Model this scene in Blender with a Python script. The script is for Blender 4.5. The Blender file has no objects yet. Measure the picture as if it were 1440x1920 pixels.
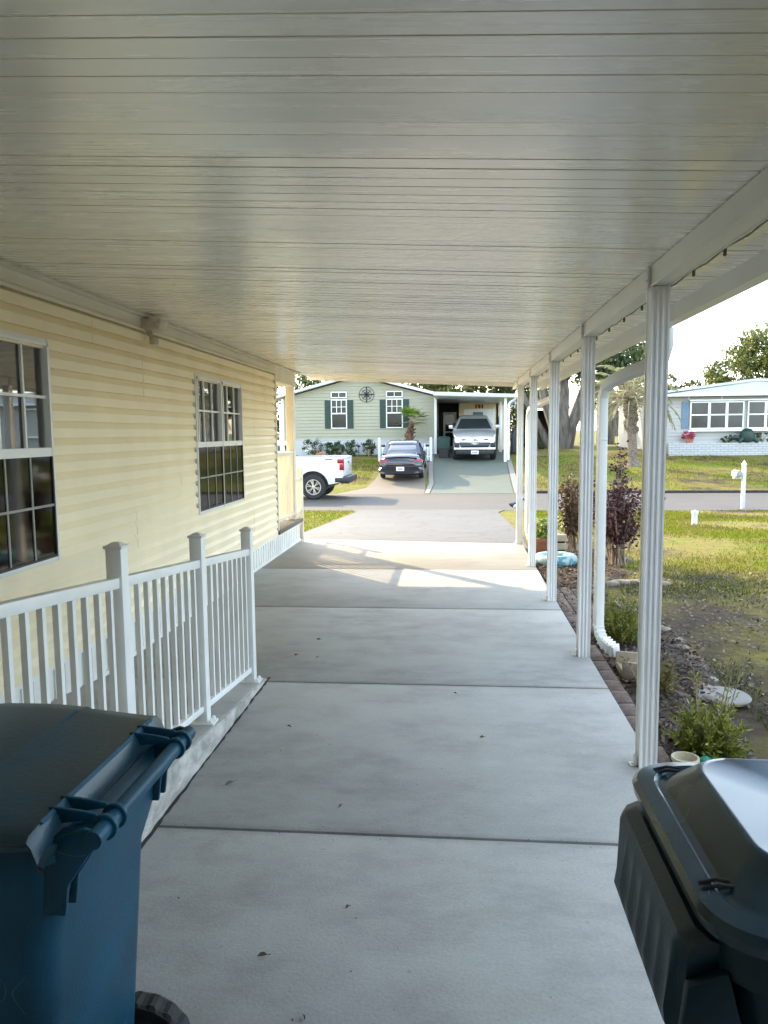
import bpy, bmesh, math, random
import numpy as np
from mathutils import Vector, Matrix, Euler
random.seed(7)
RNG = np.random.default_rng(11)
R = math.radians
sc = bpy.context.scene
col = sc.collection

# ------------------------------------------------------------------ camera
cam = bpy.data.cameras.new('camera')
co = bpy.data.objects.new('camera', cam)
col.objects.link(co)
cam.sensor_fit = 'AUTO'
cam.sensor_width = 36
cam.lens = 1420 / 1920 * 36
cam.clip_start = 0.05
cam.clip_end = 2000
_r = Vector((0.9956, 0.0930, -0.0100)).normalized()
_b = Vector((0.094, -0.9902, 0.1034)).normalized()
_u = _b.cross(_r).normalized()
_r = _u.cross(_b).normalized()
m = Matrix((_r, _u, _b)).transposed().to_4x4()
m.translation = (0, 0, 1.62)
co.matrix_world = m
sc.camera = co

# ------------------------------------------------------------------ light
SUN = Vector((-1.3, 1.44, 1.0)).normalized()
SUN_EL = math.asin(SUN.z)
SUN_AZ = math.atan2(SUN.x, SUN.y)
w = bpy.data.worlds.new('World')
sc.world = w
w.use_nodes = True
nt = w.node_tree
bg = nt.nodes['Background']
bg.inputs['Strength'].default_value = 0.15
sky = nt.nodes.new('ShaderNodeTexSky')
sky.sky_type = 'NISHITA'
sky.sun_disc = False
sky.sun_elevation = SUN_EL
sky.sun_rotation = SUN_AZ % (2 * math.pi)
sky.air_density = 1.0
sky.dust_density = 1.6
sky.ozone_density = 1.0
# thin clouds, part of the sky itself
tc = nt.nodes.new('ShaderNodeTexCoord')
mp = nt.nodes.new('ShaderNodeMapping')
mp.inputs['Scale'].default_value = (1.2, 1.2, 4.0)
nz = nt.nodes.new('ShaderNodeTexNoise')
nz.inputs['Scale'].default_value = 2.4
nz.inputs['Detail'].default_value = 7
nz.inputs['Roughness'].default_value = 0.55
rp = nt.nodes.new('ShaderNodeValToRGB')
rp.color_ramp.elements[0].position = 0.44
rp.color_ramp.elements[1].position = 0.74
mx = nt.nodes.new('ShaderNodeMix')
mx.data_type = 'RGBA'
nt.links.new(tc.outputs['Generated'], mp.inputs['Vector'])
nt.links.new(mp.outputs[0], nz.inputs['Vector'])
nt.links.new(nz.outputs['Fac'], rp.inputs['Fac'])
nt.links.new(rp.outputs['Color'], mx.inputs['Factor'])
nt.links.new(sky.outputs['Color'], mx.inputs[6])
mx.inputs[7].default_value = (7.8, 8.6, 8.9, 1)
nt.links.new(mx.outputs[2], bg.inputs['Color'])

sl = bpy.data.lights.new('sun', 'SUN')
sl.energy = 2.1
sl.angle = R(0.5)
sl.color = (1.0, 0.80, 0.52)
so = bpy.data.objects.new('sun', sl)
col.objects.link(so)
so.rotation_euler = (-SUN).to_track_quat('-Z', 'Y').to_euler()
so.location = SUN * 60

vs = sc.view_settings
vs.view_transform = 'Standard'
vs.look = 'None'
vs.exposure = 2.62
vs.gamma = 1.0
vs.use_curve_mapping = False
sc.cycles.max_bounces = 10
sc.cycles.diffuse_bounces = 6
sc.cycles.glossy_bounces = 4
sc.cycles.transparent_max_bounces = 12

# ------------------------------------------------------------------ helpers
ORIG = {}

def tag(o, label=None, cat=None, group=None, kind=None):
    if label: o['label'] = label
    if cat: o['category'] = cat
    if group: o['group'] = group
    if kind: o['kind'] = kind
    return o

def thing(name, label, cat, loc=(0, 0, 0), rot=(0, 0, 0), group=None, local=False):
    """An Empty at the thing's base; parts are given in world coordinates unless local."""
    o = bpy.data.objects.new(name, None)
    col.objects.link(o)
    o.location = loc
    o.rotation_euler = rot
    o.empty_display_size = 0.2
    ORIG[o.name] = Vector((0, 0, 0)) if local else Vector(loc)
    return tag(o, label, cat, group)

def copy_tree(o, parent=None):
    c = o.copy()
    col.objects.link(c)
    c.parent = parent
    ORIG[c.name] = ORIG.get(o.name, Vector((0, 0, 0)))
    for ch in list(o.children):
        copy_tree(ch, c)
    return c

class MB:
    def __init__(s):
        s.v = []; s.f = []
    def add(s, v, f):
        n = len(s.v)
        s.v += [tuple(p) for p in v]
        s.f += [tuple(i + n for i in q) for q in f]
        return s
    def box(s, x0, x1, y0, y1, z0, z1):
        v = [(x0, y0, z0), (x1, y0, z0), (x1, y1, z0), (x0, y1, z0), (x0, y0, z1), (x1, y0, z1), (x1, y1, z1), (x0, y1, z1)]
        return s.add(v, [(3, 2, 1, 0), (4, 5, 6, 7), (0, 1, 5, 4), (1, 2, 6, 5), (2, 3, 7, 6), (3, 0, 4, 7)])
    def hexa(s, b, t):
        """b, t: four points each, ccw from above"""
        return s.add(list(b) + list(t), [(3, 2, 1, 0), (4, 5, 6, 7), (0, 1, 5, 4), (1, 2, 6, 5), (2, 3, 7, 6), (3, 0, 4, 7)])
    def prism(s, pts, off):
        n = len(pts)
        off = Vector(off)
        v = [Vector(p) for p in pts] + [Vector(p) + off for p in pts]
        f = [tuple(range(n))[::-1], tuple(range(n, 2 * n))] + [(i, (i + 1) % n, n + (i + 1) % n, n + i) for i in range(n)]
        return s.add(v, f)
    def strip(s, rows):
        """grid of equal-length rows of points"""
        n = len(rows[0]); v = []; f = []
        for r in rows: v += list(r)
        for i in range(len(rows) - 1):
            for j in range(n - 1):
                f.append((i * n + j, i * n + j + 1, (i + 1) * n + j + 1, (i + 1) * n + j))
        return s.add(v, f)
    def loft(s, rings, cap=True):
        n = len(rings[0]); v = []; f = []
        for r in rings: v += list(r)
        for i in range(len(rings) - 1):
            for j in range(n):
                k = (j + 1) % n
                f.append((i * n + j, i * n + k, (i + 1) * n + k, (i + 1) * n + j))
        if cap:
            f.append(tuple(range(n))[::-1])
            f.append(tuple(range((len(rings) - 1) * n, len(rings) * n)))
        return s.add(v, f)
    def tube(s, path, r, n=8, cap=True, sq=None):
        """swept circle (or rectangle sq=(w,h)); r number or list"""
        P = [Vector(p) for p in path]
        rr = r if isinstance(r, (list, tuple)) else [r] * len(P)
        rings = []
        prev = None
        for i, p in enumerate(P):
            if i == 0: t = P[1] - P[0]
            elif i == len(P) - 1: t = P[-1] - P[-2]
            else: t = (P[i + 1] - p).normalized() + (p - P[i - 1]).normalized()
            t.normalize()
            if prev is None:
                a = Vector((0, 0, 1)) if abs(t.z) < 0.9 else Vector((0, 1, 0))
                u = t.cross(a).normalized()
            else:
                u = prev - t * prev.dot(t)
                u.normalize()
            prev = u
            b = t.cross(u)
            if sq:
                hw, hh = sq[0] / 2 * rr[i], sq[1] / 2 * rr[i]
                rings.append([p + u * hw + b * hh, p - u * hw + b * hh, p - u * hw - b * hh, p + u * hw - b * hh])
            else:
                rings.append([p + (u * math.cos(2 * math.pi * k / n) + b * math.sin(2 * math.pi * k / n)) * rr[i] for k in range(n)])
        return s.loft(rings, cap)
    def lathe(s, prof, c=(0, 0, 0), n=20, axis='z', cap=True):
        rings = []
        for r, h in prof:
            ring = []
            for k in range(n):
                a = 2 * math.pi * k / n
                if axis == 'z': q = (c[0] + r * math.cos(a), c[1] + r * math.sin(a), c[2] + h)
                elif axis == 'y': q = (c[0] + r * math.cos(a), c[1] + h, c[2] + r * math.sin(a))
                else: q = (c[0] + h, c[1] + r * math.cos(a), c[2] + r * math.sin(a))
                ring.append(q)
            rings.append(ring)
        return s.loft(rings, cap)
    def build(s, name, mat, parent=None, smooth=False, bevel=0, seg=2, fix=True):
        me = bpy.data.meshes.new(name)
        me.from_pydata(s.v, [], s.f)
        o = bpy.data.objects.new(name, me)
        col.objects.link(o)
        if parent is not None:
            o.parent = parent
            off = ORIG[parent.name]
            ORIG[o.name] = off
            if off.length > 0:
                me.transform(Matrix.Translation(-off))
        else:
            ORIG[o.name] = Vector((0, 0, 0))
        bm = bmesh.new(); bm.from_mesh(me)
        if fix:
            bmesh.ops.recalc_face_normals(bm, faces=bm.faces)
        if bevel:
            es = [e for e in bm.edges if len(e.link_faces) == 2 and e.calc_face_angle(0) > R(25)]
            bmesh.ops.bevel(bm, geom=es, offset=bevel, segments=seg, profile=0.5, affect='EDGES', clamp_overlap=True)
        bm.to_mesh(me); bm.free()
        if smooth or bevel:
            me.shade_smooth()
            me.set_sharp_from_angle(angle=R(35))
        if mat: me.materials.append(mat)
        return o

def origin_to(o, loc):
    """put a top-level mesh's origin at its base"""
    loc = Vector(loc)
    o.data.transform(Matrix.Translation(-loc)); o.location = loc
    return o

def struct(o):
    o['kind'] = 'structure'
    return o

def nlink(nt, a, b): nt.links.new(a, b)

def pmat(name, c, rough=0.5, metal=0.0, var=0.12, scale=4.0, bump=0.0, bscale=60.0, spec=0.5, coat=0.0, stretch=(1, 1, 1), c2=None, thr=(0.35, 0.65), rvar=0.0, det=5, scratch=None):
    """principled material with procedural colour variation and bump"""
    mt = bpy.data.materials.new(name); mt.use_nodes = True
    nt = mt.node_tree; b = nt.nodes['Principled BSDF']
    b.inputs['Roughness'].default_value = rough
    b.inputs['Metallic'].default_value = metal
    b.inputs['Specular IOR Level'].default_value = spec
    b.inputs['Coat Weight'].default_value = coat
    tcn = nt.nodes.new('ShaderNodeTexCoord')
    mpn = nt.nodes.new('ShaderNodeMapping'); mpn.inputs['Scale'].default_value = stretch
    nlink(nt, tcn.outputs['Object'], mpn.inputs['Vector'])
    n = nt.nodes.new('ShaderNodeTexNoise'); n.inputs['Scale'].default_value = scale; n.inputs['Detail'].default_value = det
    nlink(nt, mpn.outputs[0], n.inputs['Vector'])
    r = nt.nodes.new('ShaderNodeValToRGB')
    r.color_ramp.elements[0].position, r.color_ramp.elements[1].position = thr
    lo = c2 if c2 else tuple(x * (1 - var) for x in c)
    hi = c if c2 else tuple(min(1, x * (1 + var)) for x in c)
    r.color_ramp.elements[0].color = (*lo, 1); r.color_ramp.elements[1].color = (*hi, 1)
    nlink(nt, n.outputs['Fac'], r.inputs['Fac']); nlink(nt, r.outputs['Color'], b.inputs['Base Color'])
    if rvar:
        mr = nt.nodes.new('ShaderNodeMapRange')
        mr.inputs['To Min'].default_value = max(0.02, rough - rvar); mr.inputs['To Max'].default_value = min(1, rough + rvar)
        nlink(nt, n.outputs['Fac'], mr.inputs['Value']); nlink(nt, mr.outputs[0], b.inputs['Roughness'])
    if scratch:
        def nz_(s_, d_, off):
            mp_ = nt.nodes.new('ShaderNodeMapping'); mp_.inputs['Location'].default_value = (off, off * 2, off); nlink(nt, tcn.outputs['Object'], mp_.inputs['Vector'])
            q_ = nt.nodes.new('ShaderNodeTexNoise'); q_.inputs['Scale'].default_value = s_; q_.inputs['Detail'].default_value = d_; nlink(nt, mp_.outputs[0], q_.inputs['Vector']); return q_
        def mth(op, a_, b_):
            m_ = nt.nodes.new('ShaderNodeMath'); m_.operation = op
            for i_, v_ in enumerate((a_, b_)):
                if isinstance(v_, (int, float)): m_.inputs[i_].default_value = v_
                elif v_ is not None: nlink(nt, v_, m_.inputs[i_])
            return m_.outputs[0]
        tot = None
        for off in (0.0, 3.7, 8.1):
            h_ = nz_(4.5, 1.0, off); k_ = nz_(7.0, 2.0, off + 1.3)
            ln = mth('LESS_THAN', mth('ABSOLUTE', mth('SUBTRACT', h_.outputs['Fac'], .5), None), .0022)
            mk = mth('GREATER_THAN', k_.outputs['Fac'], .64)
            v_ = mth('MULTIPLY', ln, mk); tot = v_ if tot is None else mth('MAXIMUM', tot, v_)
        sm_ = nt.nodes.new('ShaderNodeMix'); sm_.data_type = 'RGBA'; sm_.inputs[7].default_value = (*scratch, 1)
        nlink(nt, mth('MULTIPLY', tot, .35), sm_.inputs['Factor']); nlink(nt, r.outputs['Color'], sm_.inputs[6]); nlink(nt, sm_.outputs[2], b.inputs['Base Color'])
    if bump:
        n2 = nt.nodes.new('ShaderNodeTexNoise'); n2.inputs['Scale'].default_value = bscale; n2.inputs['Detail'].default_value = 4
        nlink(nt, mpn.outputs[0], n2.inputs['Vector'])
        bp = nt.nodes.new('ShaderNodeBump'); bp.inputs['Strength'].default_value = bump; bp.inputs['Distance'].default_value = 0.01
        nlink(nt, n2.outputs['Fac'], bp.inputs['Height']); nlink(nt, bp.outputs[0], b.inputs['Normal'])
    return mt

def leafmat(name, c1, c2, trans=0.35, rough=0.5):
    """leaves vary one by one between two greens, thin enough for light to pass"""
    mt = bpy.data.materials.new(name); mt.use_nodes = True
    nt = mt.node_tree; b = nt.nodes['Principled BSDF']; out = nt.nodes['Material Output']
    g = nt.nodes.new('ShaderNodeNewGeometry')
    mx = nt.nodes.new('ShaderNodeMix'); mx.data_type = 'RGBA'
    nlink(nt, g.outputs['Random Per Island'], mx.inputs['Factor'])
    mx.inputs[6].default_value = (*c1, 1); mx.inputs[7].default_value = (*c2, 1)
    nlink(nt, mx.outputs[2], b.inputs['Base Color'])
    b.inputs['Roughness'].default_value = rough
    t = nt.nodes.new('ShaderNodeBsdfTranslucent'); nlink(nt, mx.outputs[2], t.inputs['Color'])
    ms = nt.nodes.new('ShaderNodeMixShader'); ms.inputs[0].default_value = trans
    nlink(nt, b.outputs[0], ms.inputs[1]); nlink(nt, t.outputs[0], ms.inputs[2]); nlink(nt, ms.outputs[0], out.inputs['Surface'])
    return mt

def glassmat(name, tint=(0.75, 0.78, 0.78), ior=1.6, rough=0.02):
    mt = bpy.data.materials.new(name); mt.use_nodes = True
    nt = mt.node_tree; out = nt.nodes['Material Output']
    nt.nodes.remove(nt.nodes['Principled BSDF'])
    tr = nt.nodes.new('ShaderNodeBsdfTransparent'); tr.inputs[0].default_value = (*tint, 1)
    gl = nt.nodes.new('ShaderNodeBsdfGlossy'); gl.inputs['Roughness'].default_value = rough
    fr = nt.nodes.new('ShaderNodeFresnel'); fr.inputs['IOR'].default_value = ior
    ms = nt.nodes.new('ShaderNodeMixShader')
    nlink(nt, fr.outputs[0], ms.inputs[0]); nlink(nt, tr.outputs[0], ms.inputs[1]); nlink(nt, gl.outputs[0], ms.inputs[2])
    nlink(nt, ms.outputs[0], out.inputs['Surface'])
    return mt

# ------------------------------------------------------------------ materials
M = {}
M['ceil'] = pmat('ceiling_panels', (0.89, 0.85, 0.74), rough=0.27, var=0.022, scale=3.0, stretch=(0.5, 8, 1), rvar=0.03, bump=0.03, bscale=40, spec=1.0)
M['ceil'].node_tree.nodes['Principled BSDF'].inputs['IOR'].default_value = 2.1
M['ceil'].node_tree.nodes['Principled BSDF'].inputs['Coat Weight'].default_value = 0.3
M['ceil'].node_tree.nodes['Principled BSDF'].inputs['Coat Roughness'].default_value = 0.22
M['alum'] = pmat('white_aluminium', (0.74, 0.73, 0.69), rough=0.38, var=0.04, scale=3, rvar=0.06)
M['alumw'] = pmat('bright_white_aluminium', (0.82, 0.82, 0.80), rough=0.35, var=0.04, scale=5)
M['siding'] = pmat('cream_vinyl_siding', (0.88, 0.765, 0.53), rough=0.45, var=0.04, scale=2.2, stretch=(1, 1, 0.6), bump=0.05, bscale=120)
M['trim'] = pmat('cream_trim', (0.70, 0.66, 0.55), rough=0.45, var=0.05, scale=3)
M['skirt'] = pmat('white_vinyl_skirting', (0.78, 0.78, 0.74), rough=0.45, var=0.06, scale=3)
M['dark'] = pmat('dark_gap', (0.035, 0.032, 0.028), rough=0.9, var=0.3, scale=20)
M['room'] = pmat('dim_room', (0.045, 0.04, 0.034), rough=0.9, var=0.3, scale=3)
M['blocker'] = pmat('blocker_wall', (0.07, 0.068, 0.062), rough=0.8, var=0.2, scale=3)  # for the unseen wall added to darken the space behind the camera
M['dimbar'] = pmat('screened_bar', (0.30, 0.30, 0.28), rough=0.7, var=0.1, scale=10)
M['curtain'] = pmat('pale_curtain', (0.82, 0.82, 0.80), rough=0.9, var=0.08, scale=6)
M['glass'] = glassmat('window_glass', ior=2.9)
M['screen'] = glassmat('screened_glass', tint=(0.5, 0.5, 0.47), ior=1.55, rough=0.05)
M['blue_bin'] = pmat('blue_bin_plastic', scratch=(.10, .17, .22), c=(0.005, 0.066, 0.118), spec=0.35, rough=0.45, var=0.22, scale=5, rvar=0.1, bump=0.10, bscale=180)
M['blue_lid'] = pmat('faded_blue_lid', scratch=(.12, .15, .15), c=(0.030, 0.056, 0.060), rough=0.36, c2=(0.006, 0.046, 0.078), scale=5, rvar=0.10, thr=(0.35, 0.7), bump=0.08, bscale=90)
M['teal_bin'] = pmat('dark_teal_bin_plastic', scratch=(.08, .11, .12), c=(0.004, 0.031, 0.048), rough=0.40, var=0.25, scale=7, rvar=0.1, bump=0.10, bscale=150)
M['teal_lid'] = pmat('dark_teal_lid', scratch=(.12, .16, .18), c=(0.012, 0.050, 0.074), rough=0.21, var=0.25, scale=9, rvar=0.06, spec=0.75)
M['rubber'] = pmat('black_rubber', (0.018, 0.018, 0.018), rough=0.75, var=0.3, scale=20, bump=0.2, bscale=150)
M['blackpl'] = pmat('black_plastic', (0.02, 0.02, 0.022), rough=0.5, var=0.2, scale=10)
M['white'] = pmat('white_paint', (0.56, 0.56, 0.54), rough=0.5, var=0.04, scale=4)
M['cable'] = pmat('grey_cable', (0.12, 0.12, 0.11), rough=0.6, var=0.2, scale=30)
M['lamp'] = pmat('aged_lamp_housing', (0.50, 0.46, 0.36), rough=0.5, var=0.15, scale=25)
M['brick'] = pmat('brown_paver', (0.115, 0.080, 0.062), rough=0.85, var=0.45, scale=9, bump=0.6, bscale=60)
M['stone'] = pmat('grey_tan_stone', (0.20, 0.17, 0.135), rough=0.9, var=0.3, scale=12, bump=0.8, bscale=40)
M['mulch'] = pmat('mulch_soil', (0.070, 0.050, 0.034), rough=0.95, c2=(0.028, 0.021, 0.015), scale=16, bump=1.0, bscale=45)
M['chips'] = leafmat('mulch_chips', (0.022, 0.014, 0.009), (0.16, 0.105, 0.065), trans=0.0, rough=0.9)
M['litter'] = leafmat('dry_leaves', (0.035, 0.027, 0.018), (0.24, 0.20, 0.14), trans=0.1, rough=0.85)
M['terra'] = pmat('terracotta', (0.36, 0.14, 0.08), rough=0.8, var=0.2, scale=12, bump=0.2, bscale=50)
M['turq'] = pmat('turquoise_mosaic', (0.36, 0.44, 0.44), rough=0.5, c2=(0.05, 0.26, 0.32), scale=16, thr=(0.44, 0.54), bump=0.4, bscale=24)
M['beige'] = pmat('beige_cast_stone', (0.50, 0.44, 0.33), rough=0.85, var=0.12, scale=14, bump=0.3, bscale=50)
M['tanblock'] = pmat('tan_splash_block', (0.30, 0.235, 0.17), rough=0.85, var=0.15, scale=14, bump=0.3, bscale=50)
M['mailgrey'] = pmat('grey_mailbox', (0.26, 0.26, 0.25), rough=0.5, var=0.1, scale=10)
M['greenpl'] = pmat('green_plastic', (0.02, 0.30, 0.20), rough=0.4, var=0.1, scale=10)
M['bark'] = pmat('grey_bark', (0.17, 0.145, 0.12), rough=0.95, c2=(0.07, 0.058, 0.047), scale=5, stretch=(1, 1, 0.25), bump=1.0, bscale=14)
M['palmbark'] = pmat('palm_bark', (0.23, 0.18, 0.14), rough=0.95, c2=(0.09, 0.065, 0.05), scale=9, stretch=(1, 1, 3.5), bump=1.0, bscale=12)
M['twig'] = pmat('shrub_stem', (0.30, 0.23, 0.16), rough=0.9, var=0.3, scale=20)
M['juniper'] = leafmat('juniper_green', (0.065, 0.095, 0.014), (0.34, 0.34, 0.055), trans=0.3)
M['juniper2'] = leafmat('juniper_bronze', (0.10, 0.085, 0.03), (0.30, 0.24, 0.08), trans=0.25)
M['plum'] = leafmat('plum_leaves', (0.030, 0.011, 0.014), (0.115, 0.038, 0.042), trans=0.3)
M['redgreen'] = leafmat('red_green_leaves', (0.035, 0.035, 0.014), (0.16, 0.085, 0.04), trans=0.3)
M['leaf_dark'] = leafmat('dark_oak_leaves', (0.018, 0.032, 0.010), (0.075, 0.105, 0.025), trans=0.3)
M['leaf_mid'] = leafmat('oak_leaves', (0.035, 0.055, 0.014), (0.20, 0.21, 0.045), trans=0.35)
M['leaf_shrub'] = leafmat('shrub_leaves', (0.020, 0.045, 0.014), (0.075, 0.11, 0.03), trans=0.3)
M['palmleaf'] = leafmat('palm_leaflets', (0.10, 0.12, 0.05), (0.28, 0.28, 0.13), trans=0.3)
M['fanleaf'] = leafmat('fan_palm_leaves', (0.06, 0.12, 0.02), (0.24, 0.32, 0.05), trans=0.4)
M['boot'] = pmat('palm_boots', (0.17, 0.085, 0.05), rough=0.9, c2=(0.06, 0.03, 0.02), scale=12, bump=0.8, bscale=15)
M['pink'] = leafmat('pink_flowers', (0.30, 0.03, 0.07), (0.55, 0.10, 0.16), trans=0.2)
M['peach'] = leafmat('peach_flowers', (0.55, 0.16, 0.08), (0.70, 0.42, 0.22), trans=0.2)
M['ysiding'] = pmat('pale_green_yellow_siding', (0.295, 0.28, 0.195), rough=0.5, var=0.04, scale=1.2)
M['bluewhite'] = pmat('white_block_skirt', (0.42, 0.42, 0.415), rough=0.6, var=0.05, scale=2)
M['shutter'] = pmat('dark_green_shutter', (0.005, 0.030, 0.022), rough=0.5, var=0.15, scale=8)
M['bshutter'] = pmat('blue_shutter', (0.12, 0.19, 0.27), rough=0.5, var=0.08, scale=8)
M['farglass'] = pmat('far_window_glass', (0.018, 0.022, 0.024), rough=0.03, var=0.3, scale=2, spec=0.35)
M['iron'] = pmat('black_iron', (0.02, 0.022, 0.024), rough=0.5, var=0.2, scale=10)
M['cwall'] = pmat('cream_shed_wall', (0.72, 0.60, 0.40), rough=0.6, var=0.06, scale=2)
M['wroof'] = pmat('white_metal_roof', (0.50, 0.505, 0.51), rough=0.45, var=0.05, scale=1.5)
M['wsiding'] = pmat('white_siding', (0.38, 0.37, 0.34), rough=0.55, var=0.04, scale=1.2)
M['orange'] = pmat('orange_canvas', (0.62, 0.22, 0.05), rough=0.8, var=0.15, scale=6)
M['letters'] = pmat('dark_red_letters', (0.24, 0.07, 0.05), rough=0.6, var=0.1, scale=10)
M['grey_letters'] = pmat('grey_numbers', (0.32, 0.34, 0.33), rough=0.6, var=0.1, scale=10)
# vehicles
M['car_white'] = pmat('white_car_paint', (0.60, 0.61, 0.62), rough=0.28, var=0.02, scale=2, coat=0.6)
M['car_silver'] = pmat('silver_car_paint', (0.55, 0.56, 0.56), rough=0.28, metal=0.55, var=0.03, scale=2, coat=0.6)
M['car_black'] = pmat('black_car_paint', (0.012, 0.014, 0.022), rough=0.18, var=0.1, scale=2, coat=0.8)
M['car_glass'] = pmat('car_glass', (0.018, 0.028, 0.032), rough=0.05, var=0.2, scale=2, spec=0.9)
M['chrome'] = pmat('chrome', (0.72, 0.72, 0.72), rough=0.14, metal=1.0, var=0.03, scale=4)
M['rim'] = pmat('alloy_rim', (0.62, 0.62, 0.62), rough=0.3, metal=0.8, var=0.05, scale=6)
M['red_lens'] = pmat('red_lens', (0.30, 0.006, 0.010), rough=0.25, var=0.1, scale=10)
M['clear_lens'] = pmat('clear_lens', (0.70, 0.72, 0.74), rough=0.12, var=0.06, scale=14, coat=0.5)
M['plate'] = pmat('licence_plate', (0.74, 0.75, 0.74), rough=0.45, var=0.05, scale=20)
M['plate_ink'] = pmat('plate_ink', (0.10, 0.14, 0.12), rough=0.5, var=0.1, scale=20)

def groundmat():
    mt = bpy.data.materials.new('dry_lawn'); mt.use_nodes = True
    nt = mt.node_tree; b = nt.nodes['Principled BSDF']
    b.inputs['Roughness'].default_value = 0.95; b.inputs['Specular IOR Level'].default_value = 0.15
    g = nt.nodes.new('ShaderNodeNewGeometry')
    n1 = nt.nodes.new('ShaderNodeTexNoise'); n1.inputs['Scale'].default_value = 0.55; n1.inputs['Detail'].default_value = 8; n1.inputs['Roughness'].default_value = 0.65
    n2 = nt.nodes.new('ShaderNodeTexNoise'); n2.inputs['Scale'].default_value = 9; n2.inputs['Detail'].default_value = 8; n2.inputs['Roughness'].default_value = 0.7
    for n in (n1, n2): nlink(nt, g.outputs['Position'], n.inputs['Vector'])
    r1 = nt.nodes.new('ShaderNodeValToRGB')
    e = r1.color_ramp.elements
    e[0].position = 0.34; e[0].color = (0.068, 0.052, 0.036, 1)
    e[1].position = 0.62; e[1].color = (0.100, 0.142, 0.006, 1)
    k = e.new(0.48); k.color = (0.170, 0.142, 0.036, 1)
    r2 = nt.nodes.new('ShaderNodeValToRGB')
    r2.color_ramp.elements[0].position = 0.3; r2.color_ramp.elements[0].color = (0.55, 0.52, 0.5, 1)
    r2.color_ramp.elements[1].position = 0.7; r2.color_ramp.elements[1].color = (1.15, 1.15, 1.1, 1)
    mm = nt.nodes.new('ShaderNodeMix'); mm.data_type = 'RGBA'; mm.blend_type = 'MULTIPLY'; mm.inputs['Factor'].default_value = 1
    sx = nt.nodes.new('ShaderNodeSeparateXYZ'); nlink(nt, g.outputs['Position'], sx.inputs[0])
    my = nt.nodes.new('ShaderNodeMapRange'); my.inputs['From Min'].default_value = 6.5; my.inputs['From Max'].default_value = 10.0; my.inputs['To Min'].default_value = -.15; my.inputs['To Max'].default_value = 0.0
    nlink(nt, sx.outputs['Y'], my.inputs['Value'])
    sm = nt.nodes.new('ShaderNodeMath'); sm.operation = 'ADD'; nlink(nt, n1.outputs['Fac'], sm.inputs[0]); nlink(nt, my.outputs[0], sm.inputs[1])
    nlink(nt, sm.outputs[0], r1.inputs['Fac']); nlink(nt, n2.outputs['Fac'], r2.inputs['Fac'])
    nlink(nt, r1.outputs['Color'], mm.inputs[6]); nlink(nt, r2.outputs['Color'], mm.inputs[7])
    nlink(nt, mm.outputs[2], b.inputs['Base Color'])
    bp = nt.nodes.new('ShaderNodeBump'); bp.inputs['Strength'].default_value = 0.9; bp.inputs['Distance'].default_value = 0.04
    nlink(nt, n2.outputs['Fac'], bp.inputs['Height']); nlink(nt, bp.outputs[0], b.inputs['Normal'])
    return mt

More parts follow.
